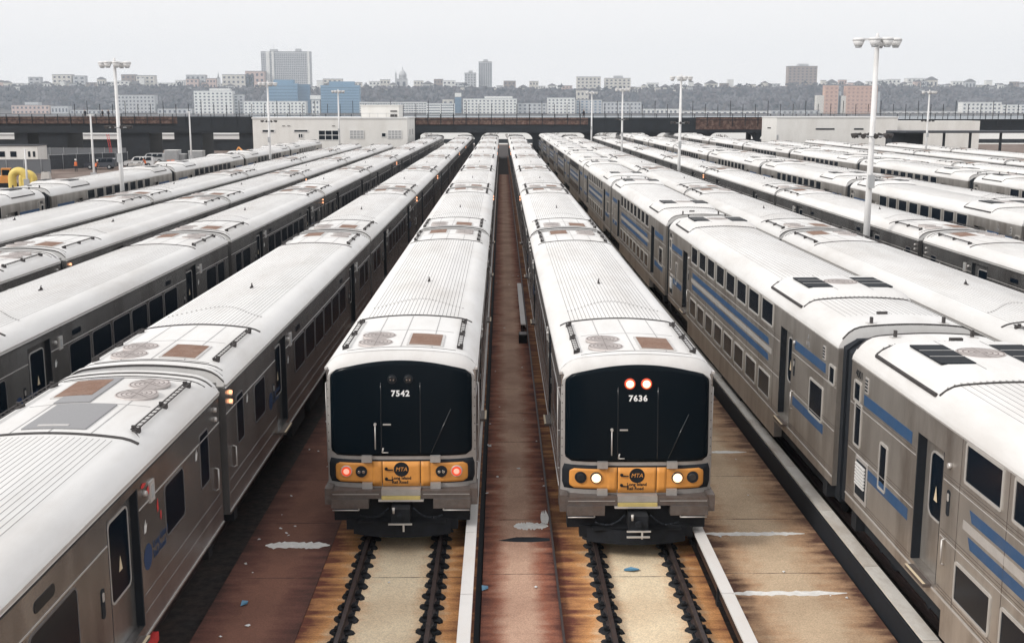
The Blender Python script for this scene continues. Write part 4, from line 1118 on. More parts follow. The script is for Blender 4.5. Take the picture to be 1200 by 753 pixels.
train(XR+.06, 22.1, 8, 'a', 'silver train with white number 7636 and bright headlights on its orange nose', 1, '7636', True, lamps=((2, -1, -1), (4, 1, -1), (6, -1, -1)))
TG = train(-6.85, -3.6, 9, 'a', 'silver train directly left of train 7542, with grey mats on its nearest roof', 1, det=3, win=5, lamps=((1, -1, 1), (3, -1, 1), (3, 1, 1), (5, 1, 1), (7, -1, 1)))
TB = train(-12.45, 21.0, 8, 'a', 'silver train second left of train 7542, its six black windows showing at left edge', -1, det=2, win=4, lamps=((1, 1, 1), (3, 1, 1)))
TC = train(-16.9, 15.2, 6, 'a', 'silver train third to the left of train 7542, ending before the white building', 1, win=3, lamps=((1, -1, 1), (3, -1, 1)))
TD = train(-21.5, 16.0, 6, 'a', 'silver train fourth left of train 7542, with plain side under white roof', 1, win=3)
TE = train(-26.9, 14.8, 6, 'b', 'bilevel train with large windows, leftmost train next to the construction site', win=3)
TP = train(8.40, -2.25, 9, 'b', 'tall bilevel train with blue stripes directly right of train 7636', det=2, win=4)
TF = train(12.95, 21.8, 8, 'a', 'silver train just beyond the tall blue striped bilevel train', -1, win=2)
TH = train(18.5, 21.2, 8, 'a', 'silver train with an open dark door right behind the tall right mast', 1, win=3, lamps=((3, -1, -1),))
TI = train(23.35, 22.6, 8, 'b', 'bilevel train with eight square black windows, beyond the tall right mast', win=4)
T2 = train(28.2, 34.0, 7, 'a', 'white roofed train squeezed between the two bilevel trains at right', -1, win=2)
TJ = train(33.4, 28.2, 8, 'b', 'farther bilevel train with a row of small windows at the right edge', win=4)
TK = train(38.4, 36.0, 7, 'a', 'white roofed train just past the farther bilevel train at right', 1, win=2)
TL = train(43.4, 57.0, 5, 'a', 'white roofed train with a plain grey side in front of the right white building', -1, win=2)
TM = train(50.5, 62.0, 5, 'a', 'white roofed train second from the far right building', 1, win=2)
TN = train(58.0, 70.0, 4, 'a', 'farthest white roofed train, beside the low dark platform canopy', 1, win=2)

# grey anti slip mats and red paint on the nearest car of the left neighbour
car0 = [c for c in TG.children if c.name.startswith('railcar')][0]
mt = MB()
strip(mt, ROOF_A, -.62, -.02, 6, HL-2.3, HL-.55, .022, 0, .02); strip(mt, ROOF_A, -.50, .48, 8, HL-3.9, HL-2.42, .022, 0, .02)
strip(mt, ROOF_A, -.30, .18, 4, HL-3.8, HL-3.72, .03, 1, .01)
mt.build('roof_mat', [M['greymat'], M['trim']], car0)
rp = MB()
for (y, z, a, b) in ((HL-4.60, 3.28, .12, .05), (HL-4.35, 3.14, .12, .07), (HL-3.97, 2.74, .05, .12), (HL-3.84, 2.56, .04, .10)):
    n = 9; rr_ = random.Random(int(y*100)); vs_ = [(HW+.008, y+a*math.cos(2*PI*i/n)*rr_.uniform(.5, 1.2), z+b*math.sin(2*PI*i/n)*rr_.uniform(.5, 1.2)) for i in range(n)]
    rp.add(vs_, [tuple(range(n))])
rp.build('paint_mark', [M['red']], car0)
sb_ = MB(); sb_.box(HW-.25, HW+.02, 5.3, 7.9, .70, .84); sb_.box(HW-.02, HW+.05, 5.2, 5.45, .45, .9); sb_.build('collector_beam', [M['red']], car0)

# ------------------------------------------------------------------ tracks, slabs, third rails
def slab(name, xa, xb, y0, y1, m, z=-.2, cx=None, yo=0):
    c = (xa+xb)/2 if cx is None else cx
    s = MB(); s.box(xa-c, xb-c, y0-yo, y1-yo, z-.2, z)
    return tag(s.build(name, m, loc=(c, yo, 0)), kind='structure')
slab('track_bed', -3.55, -.50, -5, 225, M['slab'], -.2, XL)
slab('track_bed', 1.05, 3.95, -5, 225, M['slab'], -.2, XR)
slab('walkway', -.38, 1.03, -5, 160, M['aisle'], -.14)
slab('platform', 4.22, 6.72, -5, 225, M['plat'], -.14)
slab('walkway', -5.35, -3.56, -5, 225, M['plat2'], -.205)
slab('kerb', -.50, -.40, -5, 225, M['black'], -.24)
s_ = MB(); s_.box(-.02, .02, -5, 160, -.14, -.08); tag(s_.build('kerb', M['rail'], loc=(1.05, 0, 0)), kind='structure')
M['ballast'] = mat('shade_toned_ballast', (.035, .030, .030), .95, 0, .5, 6, (1, 1, 1), (.10, .06, .045), .5, 1.5, .6, 25)  # ballast toned near black, painting in the shade between the trains
g = MB(); g.add([(-30.5, -6, -.43), (62, -6, -.43), (62, 225, -.43), (42, 300, -.43), (-16, 300, -.43), (-30.5, 188, -.43)], [(0, 1, 2, 3, 4, 5)])
tag(g.build('ballast', M['ballast']), kind='structure')
# white sealant across the joints
rnd = random.Random(5)
def smear(xa, xb, y, w, z, lab):
    n = 26; up, dn = [], []
    for i in range(n+1):
        t = i/n; x = xa+(xb-xa)*t; k = min(1, 6*t+.15, 5*(1-t)+.1)
        up.append((x, y+w*k*rnd.uniform(.3, .6), z)); dn.append((x, y-w*k*rnd.uniform(.3, .6), z))
    m = MB(); vs_ = up+dn
    m.add([(a, b, c+.006) for a, b, c in vs_]+[(a, b, c-.01) for a, b, c in vs_], [(i, i+1, n+2+i, n+1+i) for i in range(n)]+[(i, 2*n+2+i, 2*n+3+i, i+1) for i in range(n)]+[(n+1+i, n+2+i, 3*n+4+i, 3*n+3+i) for i in range(n)])
    return tag(m.build('sealed_joint', M['chalk']), kind='structure')
for i, y in enumerate((20.05, 23.1, 29.0, 35.1, 47.2)): smear(4.26, 6.45, y, .20, -.14, '')
smear(-4.95, -3.60, 22.7, .36, -.205, '')
smear(.25, 1.0, 23.6, .42, -.14, ''); smear(.85, 1.03, 24.1, .9, -.14, '')
cr = MB(); cr.add([(-.1, 22.75, -.136), (.3, 22.95, -.136), (.7, 22.95, -.136), (1.0, 22.88, -.136), (1.0, 22.72, -.136), (.6, 22.66, -.136), (.25, 22.68, -.136)], [tuple(range(7))])
tag(cr.build('pavement_crack', M['rubber']), kind='structure')

RPROF = [(-.07, -.19), (-.07, -.172), (-.012, -.15), (-.012, -.045), (-.036, -.035), (-.036, 0), (.036, 0), (.036, -.035), (.012, -.045), (.012, -.15), (.07, -.172), (.07, -.19), (-.07, -.19)]
def rail_mesh(y0, y1):
    r = MB(); r.extrude(RPROF, y0, y1, 0); return r.mesh('rail', [M['rail']])
RM = rail_mesh(-4, 224)
rnd = random.Random(21)
def pad_mesh(seed):
    r_ = random.Random(seed); p = MB()
    p.box(-.11, .11, -.12, .12, -.2, -.165)
    for s in (-1, 1):      # lobed grout block on both sides of the rail
        n = 8; c = (s*.115, 0)
        pts = [(c[0]+(.100+r_.uniform(-.02, .02))*math.cos(2*PI*i/n+.4), (.115+r_.uniform(-.03, .03))*math.sin(2*PI*i/n)) for i in range(n)]
        vs_ = [(x*.9, y*.9, -.155) for x, y in pts]+[(x*1.06, y*1.1, -.2) for x, y in pts]
        p.add(vs_, [tuple(range(n))]+[(i, n+i, n+(i+1) % n, (i+1) % n) for i in range(n)])
        p.cyl((s*.10, .02, -.13), (s*.10, .02, -.07), .028, .024, 8); p.box(s*.05, s*.14, -.03, .05, -.13, -.10)
    return p.mesh('fastener_pad', [M['pad']])
PADS = [pad_mesh(i) for i in range(5)]
TRK = [(XL, 'rusty track with dark fastener pads under the train with red tail lamps'), (XR, 'rusty track with dark fastener pads under the train with bright headlights')]
for x, lb in TRK:
    t = empty('railway_track', (x, 0, 0)); tag(t, lb, 'track')
    for s in (-1, 1):
        place('rail', RM, t, (s*.753, 0, 0))
        y = 14.2
        while y < 36:
            p = place('fastener_pad', rnd.choice(PADS), t, (s*.753, y+rnd.uniform(-.02, .02), 0), rnd.choice((0, PI))); y += .49
        gr = MB(); gr.box(-.13, .13, -4, 224, -.2, -.192); gr.build('grease_strip', M['pad'], t, (s*.753, 0, 0))
for x, lb in ((-6.85, 'track under the train left of train 7542'), (-12.45, 'track under the second train to the left'), (-16.9, 'track under the third train to the left'), (-21.5, 'track under the fourth train to the left'), (-26.9, 'track under the leftmost bilevel train'),
        (8.40, 'track under the tall blue striped bilevel train'), (12.95, 'track under the train beyond the blue striped bilevel'), (18.5, 'track under the train behind the tall right mast')):
    t = empty('railway_track', (x, 0, -.06)); tag(t, lb, 'track')
    for s in (-1, 1): place('rail', RM, t, (s*.753, 0, .06))

def third_rail(x, y0, y1, ztop, label, cov, board=True, w=.25, side=1):
    t = empty('third_rail', (x, 0, 0)); tag(t, label, 'third rail')
    r = MB(); r.box(-.05, .05, y0, y1, -.05, .06); r.box(-.02, .02, y0, y1, -.10, -.05); r.build('contact_rail', M['rail'], t)
    y = y0; k = 0
    while y < y1:
        ye = min(y+3.05, y1); c = MB()
        c.box(-w/2, w/2, y+.012, ye-.012, ztop-.045, ztop); c.box(side*w/2-side*.03, side*w/2, y+.012, ye-.012, ztop-.12, ztop-.046)
        if k < 60: c.build('cover_board', cov, t)
        y = ye; k += 1
    y = y0+.5; k = 0
    while y < y1 and k < 60:
        b = MB(); b.box(-w/2+.02, w/2-.02, y, y+.08, ztop-.09, ztop-.05); b.box(-side*(w/2-.02), -side*(w/2-.06), y, y+.08, -.2, ztop-.05); b.box(-.1, .1, y-.04, y+.12, -.2, -.1)
        b.build('bracket', M['pad'], t); y += 3.05; k += 1
    if board:
        b = MB(); b.box(-side*w/2, -side*(w/2+.03), y0, y1, -.2, ztop-.06); b.build('side_board', M['black'], t)
third_rail(-.635, 10, 190, .27, 'white covered third rail between train 7542 and the rusty aisle', M['coverclean'], False, .22)
third_rail(4.03, 10, 120, .27, 'white covered third rail right of train 7636', M['coverclean'], False, .22)
third_rail(6.93, 8, 190, .33, 'cream covered third rail beside the blue striped bilevel train', M['cover'], True, .27)
third_rail(.86, 45, 56, .30, 'short white covered third rail piece in the middle of the aisle', M['coverclean'], False, .20)
# small steps / equipment in the aisle
a_ = empty('track_bumper_box', (.82, 44.0, -.14)); tag(a_, 'dark equipment box at the end of the short third rail', 'equipment box')
MB().box(-.16, .16, -.7, .0, 0, .32).build('box', M['under'], a_); MB().box(-.14, .14, -.65, -.05, .322, .34).build('lid', M['rail'], a_)

# litter
LIT = []
for i in range(5):
    r_ = random.Random(i); m = MB(); n = 7
    pts = [(r_.uniform(.03, .09)*math.cos(2*PI*k/n), r_.uniform(.02, .07)*math.sin(2*PI*k/n)) for k in range(n)]
    m.add([(x, y, r_.uniform(.005, .03)) for x, y in pts]+[(0, 0, .05)], [(k, (k+1) % n, n) for k in range(n)]); LIT.append(m.mesh('litter', [M['white']]))
rnd = random.Random(8)
for i in range(62):
    zone = rnd.choice((0, 0, 1, 1, 2, 3, 3, 3, 4, 5))
    y = rnd.uniform(17, 62) if zone in (1, 2) else rnd.uniform(17, 34)
    x, z = {0: (rnd.uniform(-.40, -.30), -.14), 1: (rnd.uniform(-.3, .9), -.14), 2: (rnd.uniform(.85, 1.0), -.14), 3: (rnd.uniform(-5.2, -4.4), -.205), 4: (rnd.uniform(-2.9, -1.2), -.2), 5: (rnd.uniform(4.4, 6.5), -.14)}[zone]
    o = place('litter', rnd.choice(LIT), None, (x, y, z+.004), rnd.uniform(0, 6)); o.scale = [rnd.uniform(.35, .9)]*3
    tag(o, 'small scrap of white litter lying on the rusty concrete', 'litter', 'white scraps of litter on the concrete')
m = MB(); m.add([(-.15, -.04, 0), (0, -.1, .02), (.15, -.05, .02), (.16, .03, .01), (.0, .08, .03), (-.13, .06, 0)], [tuple(range(6))])
M['bluebag'] = mat('blue_plastic', (.12, .28, .42), .4)
tag(m.build('plastic_bag', M['bluebag'], loc=(2.55, 21.3, -.185)), 'blue plastic scrap between the rails in front of train 7636', 'litter')
m2 = MB(); m2.add([(-.05, -.1, 0), (.07, -.06, .03), (.06, .08, .02), (-.06, .09, .03)], [(0, 1, 2, 3)])
tag(m2.build('plastic_bag', M['bluebag'], loc=(-4.75, 19.8, -.19)), 'blue plastic scrap left of the track of train 7542', 'litter')
tag(place('plastic_bag', m2.mesh('plastic_bag', [M['bluebag']]), None, (-.33, 20.3, -.13)), 'blue plastic scrap in the aisle beside the white third rail cover', 'litter')

# ------------------------------------------------------------------ light masts
def mast(x, y, h, label, ring=True, r=.165, cross=4):
    o = empty('light_mast', (x, y, -.3)); tag(o, label, 'light mast')
    p = MB(); p.cyl((0, 0, 0), (0, 0, h), r, r*.55, 12); p.cyl((0, 0, 0), (0, 0, .5), r*1.5, r*1.4, 12); p.build('pole', M['lampwhite'], o)
    t = MB(); t.box(-.72, .72, -.03, .03, h-.12, h-.04); t.box(-.03, .03, -.55, .55, h-.12, h-.04); t.cyl((0, 0, h-.1), (0, 0, h+.18), .1, .05, 8); t.build('crossarm', M['lampwhite'], o)
    for xx, yy in ((-.78, 0), (.78, 0), (-.26, -.5), (.26, -.5), (.26, .5)):
        l = MB(); l.cyl((xx, yy, h-.12), (xx, yy, h-.34), .25, .16, 12, 0); l.cyl((xx, yy, h-.34), (xx, yy, h-.42), .15, .12, 12, 1); l.cyl((xx, yy, h-.12), (xx, yy, h-.02), .27, .2, 12, 0)
        l.build('floodlight', [M['lampwhite'], M['bin']], o)
    if ring:
        zr = h*.66; q = MB(); n = 14
        pts = [(.55*math.cos(2*PI*i/n), .55*math.sin(2*PI*i/n), zr) for i in range(n)]
        for i in range(n): q.bar(pts[i], pts[(i+1) % n], .05)
        for i in range(0, n, 3): q.bar((0, 0, zr), pts[i], .04)
        q.build('ring_bracket', M['bin'], o)
        for i in range(0, 10):
            a = i*PI/5+.2; c_ = Vector((.62*math.cos(a), .62*math.sin(a), zr+.1)); d_ = Vector((math.cos(a), math.sin(a), -.4))
            s = MB(); s.cyl(c_, c_+d_*.22, .05, .11, 10); s.build('spotlight', M['seam'], o)
    b = MB(); b.box(-.12, .12, -r-.18, -r+.02, h*.48, h*.48+.55); b.build('junction_box', M['bin'], o)
RX, LX = 15.72, -24.2
mast(RX, 49.0, 12.0, 'tallest white light mast, nearest on the right, with a ring of spotlights')
mast(RX, 102.0, 11.9, 'white light mast second on the right, with a mid height lamp ring')
mast(RX, 151.0, 11.7, 'white light mast third on the right, near the viaduct')
mast(15.0, 193.0, 11.9, 'farthest white light mast, standing against the viaduct near the centre', False)
mast(LX, 73.5, 12.0, 'tallest white light mast, nearest on the left, with a ring of spotlights')
mast(LX, 121.0, 11.8, 'white light mast in front of the left white building')
mast(LX, 173.0, 11.8, 'short looking white light mast before the roof box of the left building', False)
mast(56.0, 152.0, 11.4, 'white light mast by the far right building')
def thin_pole(x, y, h, label):
    o = empty('utility_pole', (x, y, -.4)); tag(o, label, 'pole')
    p = MB(); p.cyl((0, 0, 0), (0, 0, h), .14, .08, 8); p.build('pole', M['lampwhite'], o)
    b = MB(); b.box(-.28, .28, -.22, -.08, h*.28, h*.28+.7); b.build('box', M['bin'], o)
    c_ = MB(); c_.box(-.3, .3, -.04, .04, h-.15, h-.05); c_.build('crossarm', M['lampwhite'], o)
thin_pole(-39.5, 112, 8.7, 'thin pale pole with a grey box, just left of the tallest left mast')
thin_pole(-41, 153, 8.9, 'thin pale pole between the left mast and the white building')
thin_pole(-48.5, 118, 5.2, 'short pale pole beside the yellow arched ducts')

# ------------------------------------------------------------------ people
def person(x, y, z, rz, label, vest=True, pose=0, hat=True):
    o = bpy.data.objects.new('tmp', bpy.data.meshes.new('tmp'))
    me = o.data; C.objects.link(o)
    b_ = .25 if pose == 1 else 0
    pts = [((0, 0, .95), .16), ((0, -b_*.3, 1.2), .15), ((0, -b_*.8, 1.42), .17), ((0, -b_, 1.55), .06), ((0, -b_*1.1, 1.68), .10), ((0, -b_*1.15, 1.76), .09),
           ((.10, 0, .88), .10), ((.12, -.10, .48), .07), ((.13, -.02, .08), .05), ((.13, -.16, .03), .045),
           ((-.10, 0, .88), .10), ((-.12, .10, .48), .07), ((-.13, .16, .08), .05), ((-.13, .04, .03), .045),
           ((.21, -b_*.8, 1.40), .07), ((.27, -.05-b_, 1.12), .05), ((.22, -.25-b_, .98), .04), ((.21, -.33-b_, .96), .035),
           ((-.21, -b_*.8, 1.40), .07), ((-.27, -b_, 1.12), .05), ((-.26, -.12-b_, .90), .04), ((-.26, -.16-b_, .82), .035)]
    ed = [(0, 1), (1, 2), (2, 3), (3, 4), (4, 5), (0, 6), (6, 7), (7, 8), (8, 9), (0, 10), (10, 11), (11, 12), (12, 13), (2, 14), (14, 15), (15, 16), (16, 17), (2, 18), (18, 19), (19, 20), (20, 21)]
    me.from_pydata([p for p, r_ in pts], ed, [])
    md = o.modifiers.new('s', 'SKIN'); o.modifiers.new('u', 'SUBSURF').levels = 1
    for i, (p, r_) in enumerate(pts): me.skin_vertices[0].data[i].radius = (r_, r_)
    me.skin_vertices[0].data[0].use_root = True
    bpy.context.view_layer.update()
    bm_ = bpy.data.meshes.new_from_object(o.evaluated_get(bpy.context.evaluated_depsgraph_get()))
    bpy.data.objects.remove(o)
    bm_.materials.clear(); bm_.materials.append(M['cloth']); bm_.materials.append(M['skin'])
    for p in bm_.polygons:
        c_ = p.center; p.use_smooth = True; p.material_index = 1 if (c_.z > 1.56 or (abs(c_.x) > .17 and c_.z < 1.0 and c_.z > .78)) else 0
    r_ = empty('person', (x, y, z), rz); tag(r_, label, 'person')
    place('body', bm_, r_)
    if vest:
        v = MB(); n = 12
        lev = [(.88, .0, .20, .16), (1.15, -b_*.3, .20, .17), (1.36, -b_*.75, .235, .19), (1.48, -b_*.9, .13, .12)]
        vs_ = [(a*math.cos(2*PI*i/n), dy+c_*math.sin(2*PI*i/n), z_) for z_, dy, a, c_ in lev for i in range(n)]
        v.add(vs_, [(k*n+i, k*n+(i+1) % n, (k+1)*n+(i+1) % n, (k+1)*n+i) for k in range(3) for i in range(n)], 0, True); v.build('vest', M['vest'], r_)
    if hat:
        h_ = MB(); c_ = (0, -b_*1.15); prof = [(.17, 1.74), (.145, 1.76), (.135, 1.84), (.09, 1.90), (.01, 1.92)]; n = 12
        h_.add([(c_[0]+a*math.cos(2*PI*i/n), c_[1]+a*math.sin(2*PI*i/n), z_) for a, z_ in prof for i in range(n)], [(k*n+i, k*n+(i+1) % n, (k+1)*n+(i+1) % n, (k+1)*n+i) for k in range(4) for i in range(n)], 0, True)
        h_.build('hard_hat', M['white'], r_)
def gx(px, Y): return (px-588)*(.983*Y+1.6)/1340
person(gx(91, 172), 172, -.4, .3, 'worker in orange vest and white hard hat standing alone by the dark fence')
person(gx(114, 170), 170, -.4, 2.0, 'worker in orange vest bending by the thin pole', pose=1)
person(gx(172, 180), 180, -.4, -1.2, 'worker in orange vest in front of the white car', pose=1)
for i, (pc, lb) in enumerate(((104, 'dark clad person on the viaduct above the thin pole'), (124, 'dark clad person on the viaduct left of the tall mast, first of two'), (131, 'dark clad person on the viaduct touching the tall mast in view'), (684, 'dark clad person on the viaduct beside the farthest mast'))):
    person(vx(pc, VY+1), VY+1.0, zt-.2, i*1.3, lb, False, 0, False)

# ------------------------------------------------------------------ construction site at the left
def suv(x, y, rz, label, paint):
    o = empty('parked_car', (x, y, -.4), rz); tag(o, label, 'car')
    w = .93
    prof = [(-2.3, .35), (-2.35, .75), (-2.2, 1.0), (-1.2, 1.08), (-.75, 1.62), (-.5, 1.70), (1.9, 1.70), (2.2, 1.55), (2.32, 1.0), (2.3, .35), (-2.3, .35)]
    b = MB(); n = len(prof)-1
    vs_ = [(px_, -w if z < 1.1 else -w+.12, z) for px_, z in prof[:n]]+[(px_, w if z < 1.1 else w-.12, z) for px_, z in prof[:n]]
    b.add(vs_, [tuple(range(n)), tuple(range(n, 2*n))[::-1]]+[(i, (i+1) % n, n+(i+1) % n, n+i) for i in range(n)]); b.build('body', paint, o)
    for s in (-1, 1):
        for a, c_ in ((-.72, .15), (.25, 1.05), (1.15, 1.95)):
            q = MB(); q.add([(a-.12, s*(w+.01), 1.10), (c_, s*(w+.01), 1.10), (c_, s*(w-.10), 1.60), (a+.12, s*(w-.10), 1.60)], [(0, 1, 2, 3)]); q.build('side_window', M['glass'], o)
    q = MB(); q.add([(-1.21, -.78, 1.12), (-1.21, .78, 1.12), (-.80, .72, 1.6), (-.80, -.72, 1.6)], [(0, 1, 2, 3)]); q.build('windscreen', M['glass'], o)
    for xx in (-1.45, 1.45):
        for s in (-1, 1):
            t = MB(); t.cyl((xx, s*.72, .36), (xx, s*.96, .36), .36, .36, 16); tt = t.build('wheel', M['rubber'], o)
            c2 = MB(); c2.cyl((xx, s*.955, .36), (xx, s*.975, .36), .2, .18, 12); c2.build('rim', M['bin'], tt)
    for s in (-1, 1): MB().box(-2.37, -2.3, s*.55, s*.85, .72, .88).build('headlight', M['chrome'], o)
suv(gx(165, 186), 186, .15, 'white car parked under the viaduct behind the dark fence', M['carwhite'])
suv(gx(120, 180), 180, .1, 'dark car parked beside the worker by the thin pole', M['cardark'])
suv(gx(180, 200), 200, .0, 'pale car partly hidden behind the white one', M['bin'])
suv(gx(112, 226), 226, .0, 'white car far back in the shade under the viaduct', M['carwhite'])
# trailer
o = empty('site_trailer', (gx(14, 192), 192, -.4)); tag(o, 'white site trailer with small dark windows at the left edge', 'trailer')
MB().box(-7.5, 4.7, 0, 4, .5, 3.2).build('wall', M['cream'], o); MB().box(-7.6, 4.8, -.15, 4.1, 3.2, 3.35).build('roof', M['screen'], o)
for a in (-5.5, -1.2, .7, 3.3, 4.1):
    MB().box(a-(.5 if a < 3 else .18), a+(.5 if a < 3 else .18), -.05, -.01, 1.4, 2.3).build('window', M['glass'], o)
MB().box(-7.4, 4.6, .2, 3.8, 0, .5).build('base', M['under'], o)
# fences
def fence(xa, ya, xb, yb_, h, m_, label, post=2.4):
    L_ = math.hypot(xb-xa, yb_-ya); a = math.atan2(yb_-ya, xb-xa)
    o = empty('fence', (xa, ya, -.4), a); tag(o, label, 'fence')
    MB().box(0, L_, -.02, .02, .1, h).build('mesh_panel', m_, o)
    x = 0
    while x <= L_+.01:
        MB().cyl((x, -.06, 0), (x, -.06, h+.15), .035, .035, 6).build('post', M['bin'], o); x += post
    MB().cyl((0, -.06, h), (L_, -.06, h), .03, .03, 6).build('top_rail', M['bin'], o)
fence(gx(60, 176), 176, gx(152, 188), 188, 2.3, M['screen'], 'dark screened site fence behind the workers')
fence(gx(-30, 165), 165, gx(62, 166), 166, 2.1, M['meshf'], 'grey chain link fence in front of the white trailer')
fence(gx(30, 205), 205, gx(150, 205), 205, 2.4, M['meshf'], 'long grey fence in the shade under the viaduct')
for i, (pc, Y, ww, h, lb) in enumerate(((202, 196, 2.2, 2.3, 'grey metal storage container left of the pier'), (230, 198, 2.3, 2.1, 'grey metal storage container beside the second thin pole'), (213, 197, 1.0, 1.6, 'small grey cabinet between the two storage containers'))):
    o = empty('storage_container', (gx(pc, Y), Y, -.4)); tag(o, lb, 'container')
    c_ = MB(); c_.box(-ww/2, ww/2, 0, 2.4, .1, h)
    for k in range(int(ww/.2)): xx = -ww/2+.1+.2*k; c_.box(xx-.04, xx+.04, -.04, 0, .2, h-.1)
    c_.build('body', M['bin'], o); MB().box(-ww/2-.03, ww/2+.03, -.03, 2.43, h, h+.07).build('roof', M['white'], o)
for i, (pc, Y, lb) in enumerate(((56, 152, 'white concrete block by the short pale pole'), (156, 176, 'white concrete block left of the worker by the white car'), (165, 178, 'white concrete block touching the worker by the white car'), (190, 184, 'tilted white concrete slab right of the white car'))):
    o = empty('concrete_block', (gx(pc, Y), Y, -.4), .2*i); tag(o, lb, 'concrete block')
    c_ = MB(); pr = [(-.6, 0), (-.55, .5), (-.45, 1.05), (.45, 1.05), (.55, .5), (.6, 0), (-.6, 0)]; c_.extrude(pr, -.35, .35); c_.build('block', M['concrete'], o)
    MB().box(-.2, .2, -.04, .04, 1.05, 1.15).build('lifting_loop', M['seam'], o)
for i, (pc, Y, lb) in enumerate(((199, 186, 'orange and white traffic barrel right of the white car'), (204, 187, 'second orange barrel beside the grey container'), (12, 140, 'orange and white barrel under the orange machine'))):
    o = empty('traffic_barrel', (gx(pc, Y), Y, -.4)); tag(o, lb, 'barrel')
    c_ = MB()
    for k in range(5): c_.cyl((0, 0, .1+k*.2), (0, 0, .3+k*.2), .36-.02*k, .35-.02*k, 14, k % 2)
    c_.build('drum', [M['vest'], M['white']], o); MB().cyl((0, 0, 0), (0, 0, .1), .5, .48, 14).build('base', M['rubber'], o)
# yellow arched duct
for pc, Y, s, lb in ((26, 124, 1.0, 'large yellow arched duct, left of the pair, beside the orange machine'), (36, 127, .85, 'smaller yellow arched duct with a dark opening, right of the pair')):
    o = empty('duct', (gx(pc, Y), Y, -.4)); tag(o, lb, 'duct')
    d = MB(); n, kk = 14, 14; cr_ = .75*s; tr = .42*s; vs_ = []
    path = [(-cr_, 0)]+[(-cr_*math.cos(R(180*i/kk)), 1.9*s+cr_*math.sin(R(180*i/kk))) for i in range(kk+1)]+[(cr_, 0.2)]
    for i, (a, c_) in enumerate(path):
        ang = R(180*max(0, min(kk, i-1))/kk)
        for j in range(n):
            t = 2*PI*j/n; u = tr*math.cos(t); v = tr*math.sin(t); vs_.append((a-math.cos(ang)*u, v, c_+math.sin(ang)*u))
    d.add(vs_, [(i*n+j, i*n+(j+1) % n, (i+1)*n+(j+1) % n, (i+1)*n+j) for i in range(len(path)-1) for j in range(n)], 0, True); d.build('pipe', M['machine'], o)
    f = MB(); f.cyl((cr_, 0, 0), (cr_, 0, .25), tr*1.25, tr*1.2, 14); f.build('flange', M['seam'], o); f = MB(); f.cyl((-cr_, 0, 0), (-cr_, 0, .25), tr*1.25, tr*1.2, 14); f.build('flange', M['seam'], o)
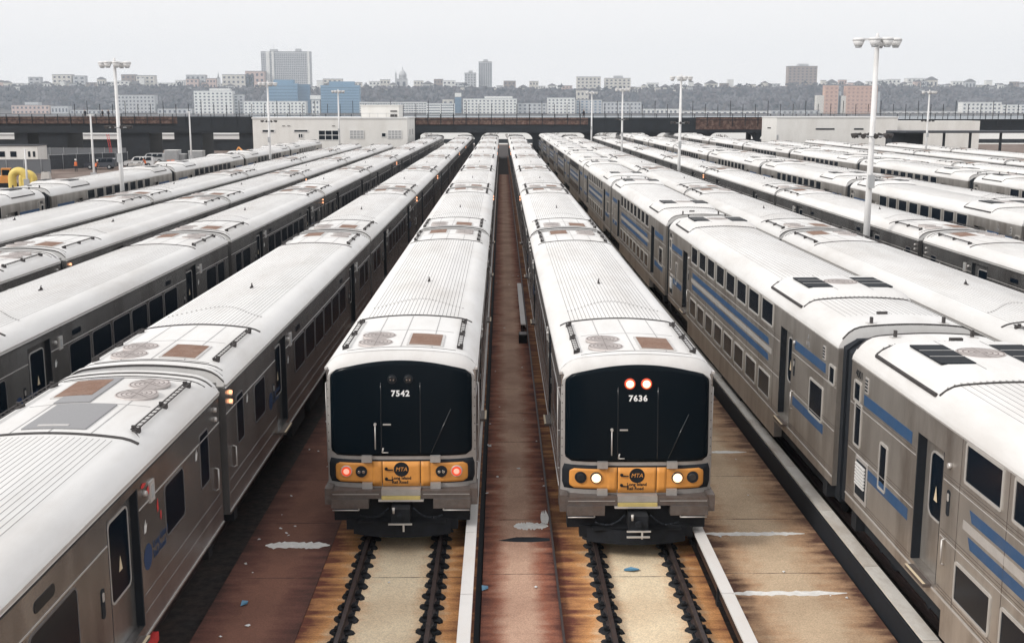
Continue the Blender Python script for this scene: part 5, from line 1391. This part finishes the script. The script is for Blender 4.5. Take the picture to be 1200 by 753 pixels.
# tracked machines
def digger(x, y, rz, s, label, arm=True):
    o = empty('excavator', (x, y, -.4), rz); tag(o, label, 'excavator')
    for q in (-1, 1):
        t = MB(); pr = [(-1.7, .3), (-1.5, .75), (1.5, .75), (1.7, .3), (1.4, 0), (-1.4, 0), (-1.7, .3)]
        vs_ = [(a*s, q*.75*s, b_*s) for a, b_ in pr[:6]]+[(a*s, q*1.15*s, b_*s) for a, b_ in pr[:6]]
        t.add(vs_, [tuple(range(6)), tuple(range(6, 12))[::-1]]+[(i, (i+1) % 6, 6+(i+1) % 6, 6+i) for i in range(6)]); t.build('crawler_track', M['rubber'], o)
    b_ = MB(); b_.box(-1.9*s, 1.1*s, -1.0*s, 1.0*s, .8*s, 1.7*s); b_.box(-1.8*s, -.6*s, -.9*s, .9*s, 1.7*s, 1.95*s); b_.build('body', M['morange'], o)
    c_ = MB(); c_.box(.1*s, 1.2*s, -1.0*s, -.1*s, 1.7*s, 2.7*s, 0); c_.box(.2*s, 1.1*s, -1.02*s, -1.0*s, 1.8*s, 2.5*s, 1); c_.box(1.2*s, 1.22*s, -.9*s, -.2*s, 1.8*s, 2.55*s, 1); c_.build('cab', [M['morange'], M['glass']], o)
    if arm:
        a = MB(); a.cyl((1.0*s, .3*s, 1.5*s), (3.0*s, .3*s, 3.2*s), .22*s, .18*s, 8); a.cyl((3.0*s, .3*s, 3.2*s), (4.2*s, .3*s, 1.5*s), .18*s, .13*s, 8); a.build('boom', M['morange'], o)
        k = MB(); k.add([(3.9*s, -.2*s, 1.5*s), (4.5*s, -.2*s, 1.4*s), (4.3*s, -.2*s, .7*s), (3.8*s, -.2*s, .9*s), (3.9*s, .8*s, 1.5*s), (4.5*s, .8*s, 1.4*s), (4.3*s, .8*s, .7*s), (3.8*s, .8*s, .9*s)], [(0, 1, 2, 3), (4, 7, 6, 5), (0, 3, 7, 4), (0, 4, 5, 1), (3, 2, 6, 7)]); k.build('bucket', M['seam'], o)
digger(gx(290, 200), 204, 2.8, .8, 'orange excavator behind the left end of the white building')
digger(gx(6, 135), 135, .2, .9, 'orange tracked machine at the left edge beside the yellow ducts', False)
# rubble, a heap nobody could count
rb = MB(); rnd = random.Random(4)
for i in range(260):
    x = rnd.gauss(0, 2.4); y = rnd.gauss(0, 1.2); hgt = max(0, 1.3*math.exp(-(x*x/8+y*y/3)))
    ico_lump(rb, (x, y, hgt*rnd.random()), rnd.uniform(.15, .4), rnd.uniform(.12, .3), 0, rnd)
tag(rb.build('rubble', M['concrete'], loc=(gx(272, 196), 197, -.4)), 'heap of pale rubble beside the orange excavator', 'rubble', kind='stuff')
# red thin boom
o = empty('boom_lift', (gx(133, 203), 203, -.4)); tag(o, 'thin red raised lift mast under the viaduct beside the tall left mast', 'lift')
q = MB()
for s in (-.18, .18): q.bar((s, 0, .8), (s-.5, 0, 4.9), .09)
for k in range(9): q.bar((-.18-.055*k, 0, .9+.44*k), (.18-.055*(k+1), 0, .9+.44*(k+1)), .05)
q.build('boom', M['red'], o); MB().box(-.7, .7, -.5, .5, .3, .9).build('chassis', M['red'], o)
for xx in (-.5, .5):
    t = MB(); t.cyl((xx, -.6, .3), (xx, .6, .3), .3, .3, 12); t.build('wheel', M['rubber'], o)
# pale roof of low shed behind, seen as a strip between the piers
o = empty('low_shed', (gx(150, 262), 262, -.4)); tag(o, 'long low white shed glimpsed between the dark viaduct piers', 'shed')
MB().box(-45, 30, 0, 4, 2.5, 3.5).build('wall', M['white'], o); MB().box(-45.2, 30.2, -.2, 4.2, 3.5, 3.62).build('roof', M['bin'], o); MB().box(-44, 29, .5, 3.5, 0, 2.5).build('base', M['dark'], o)
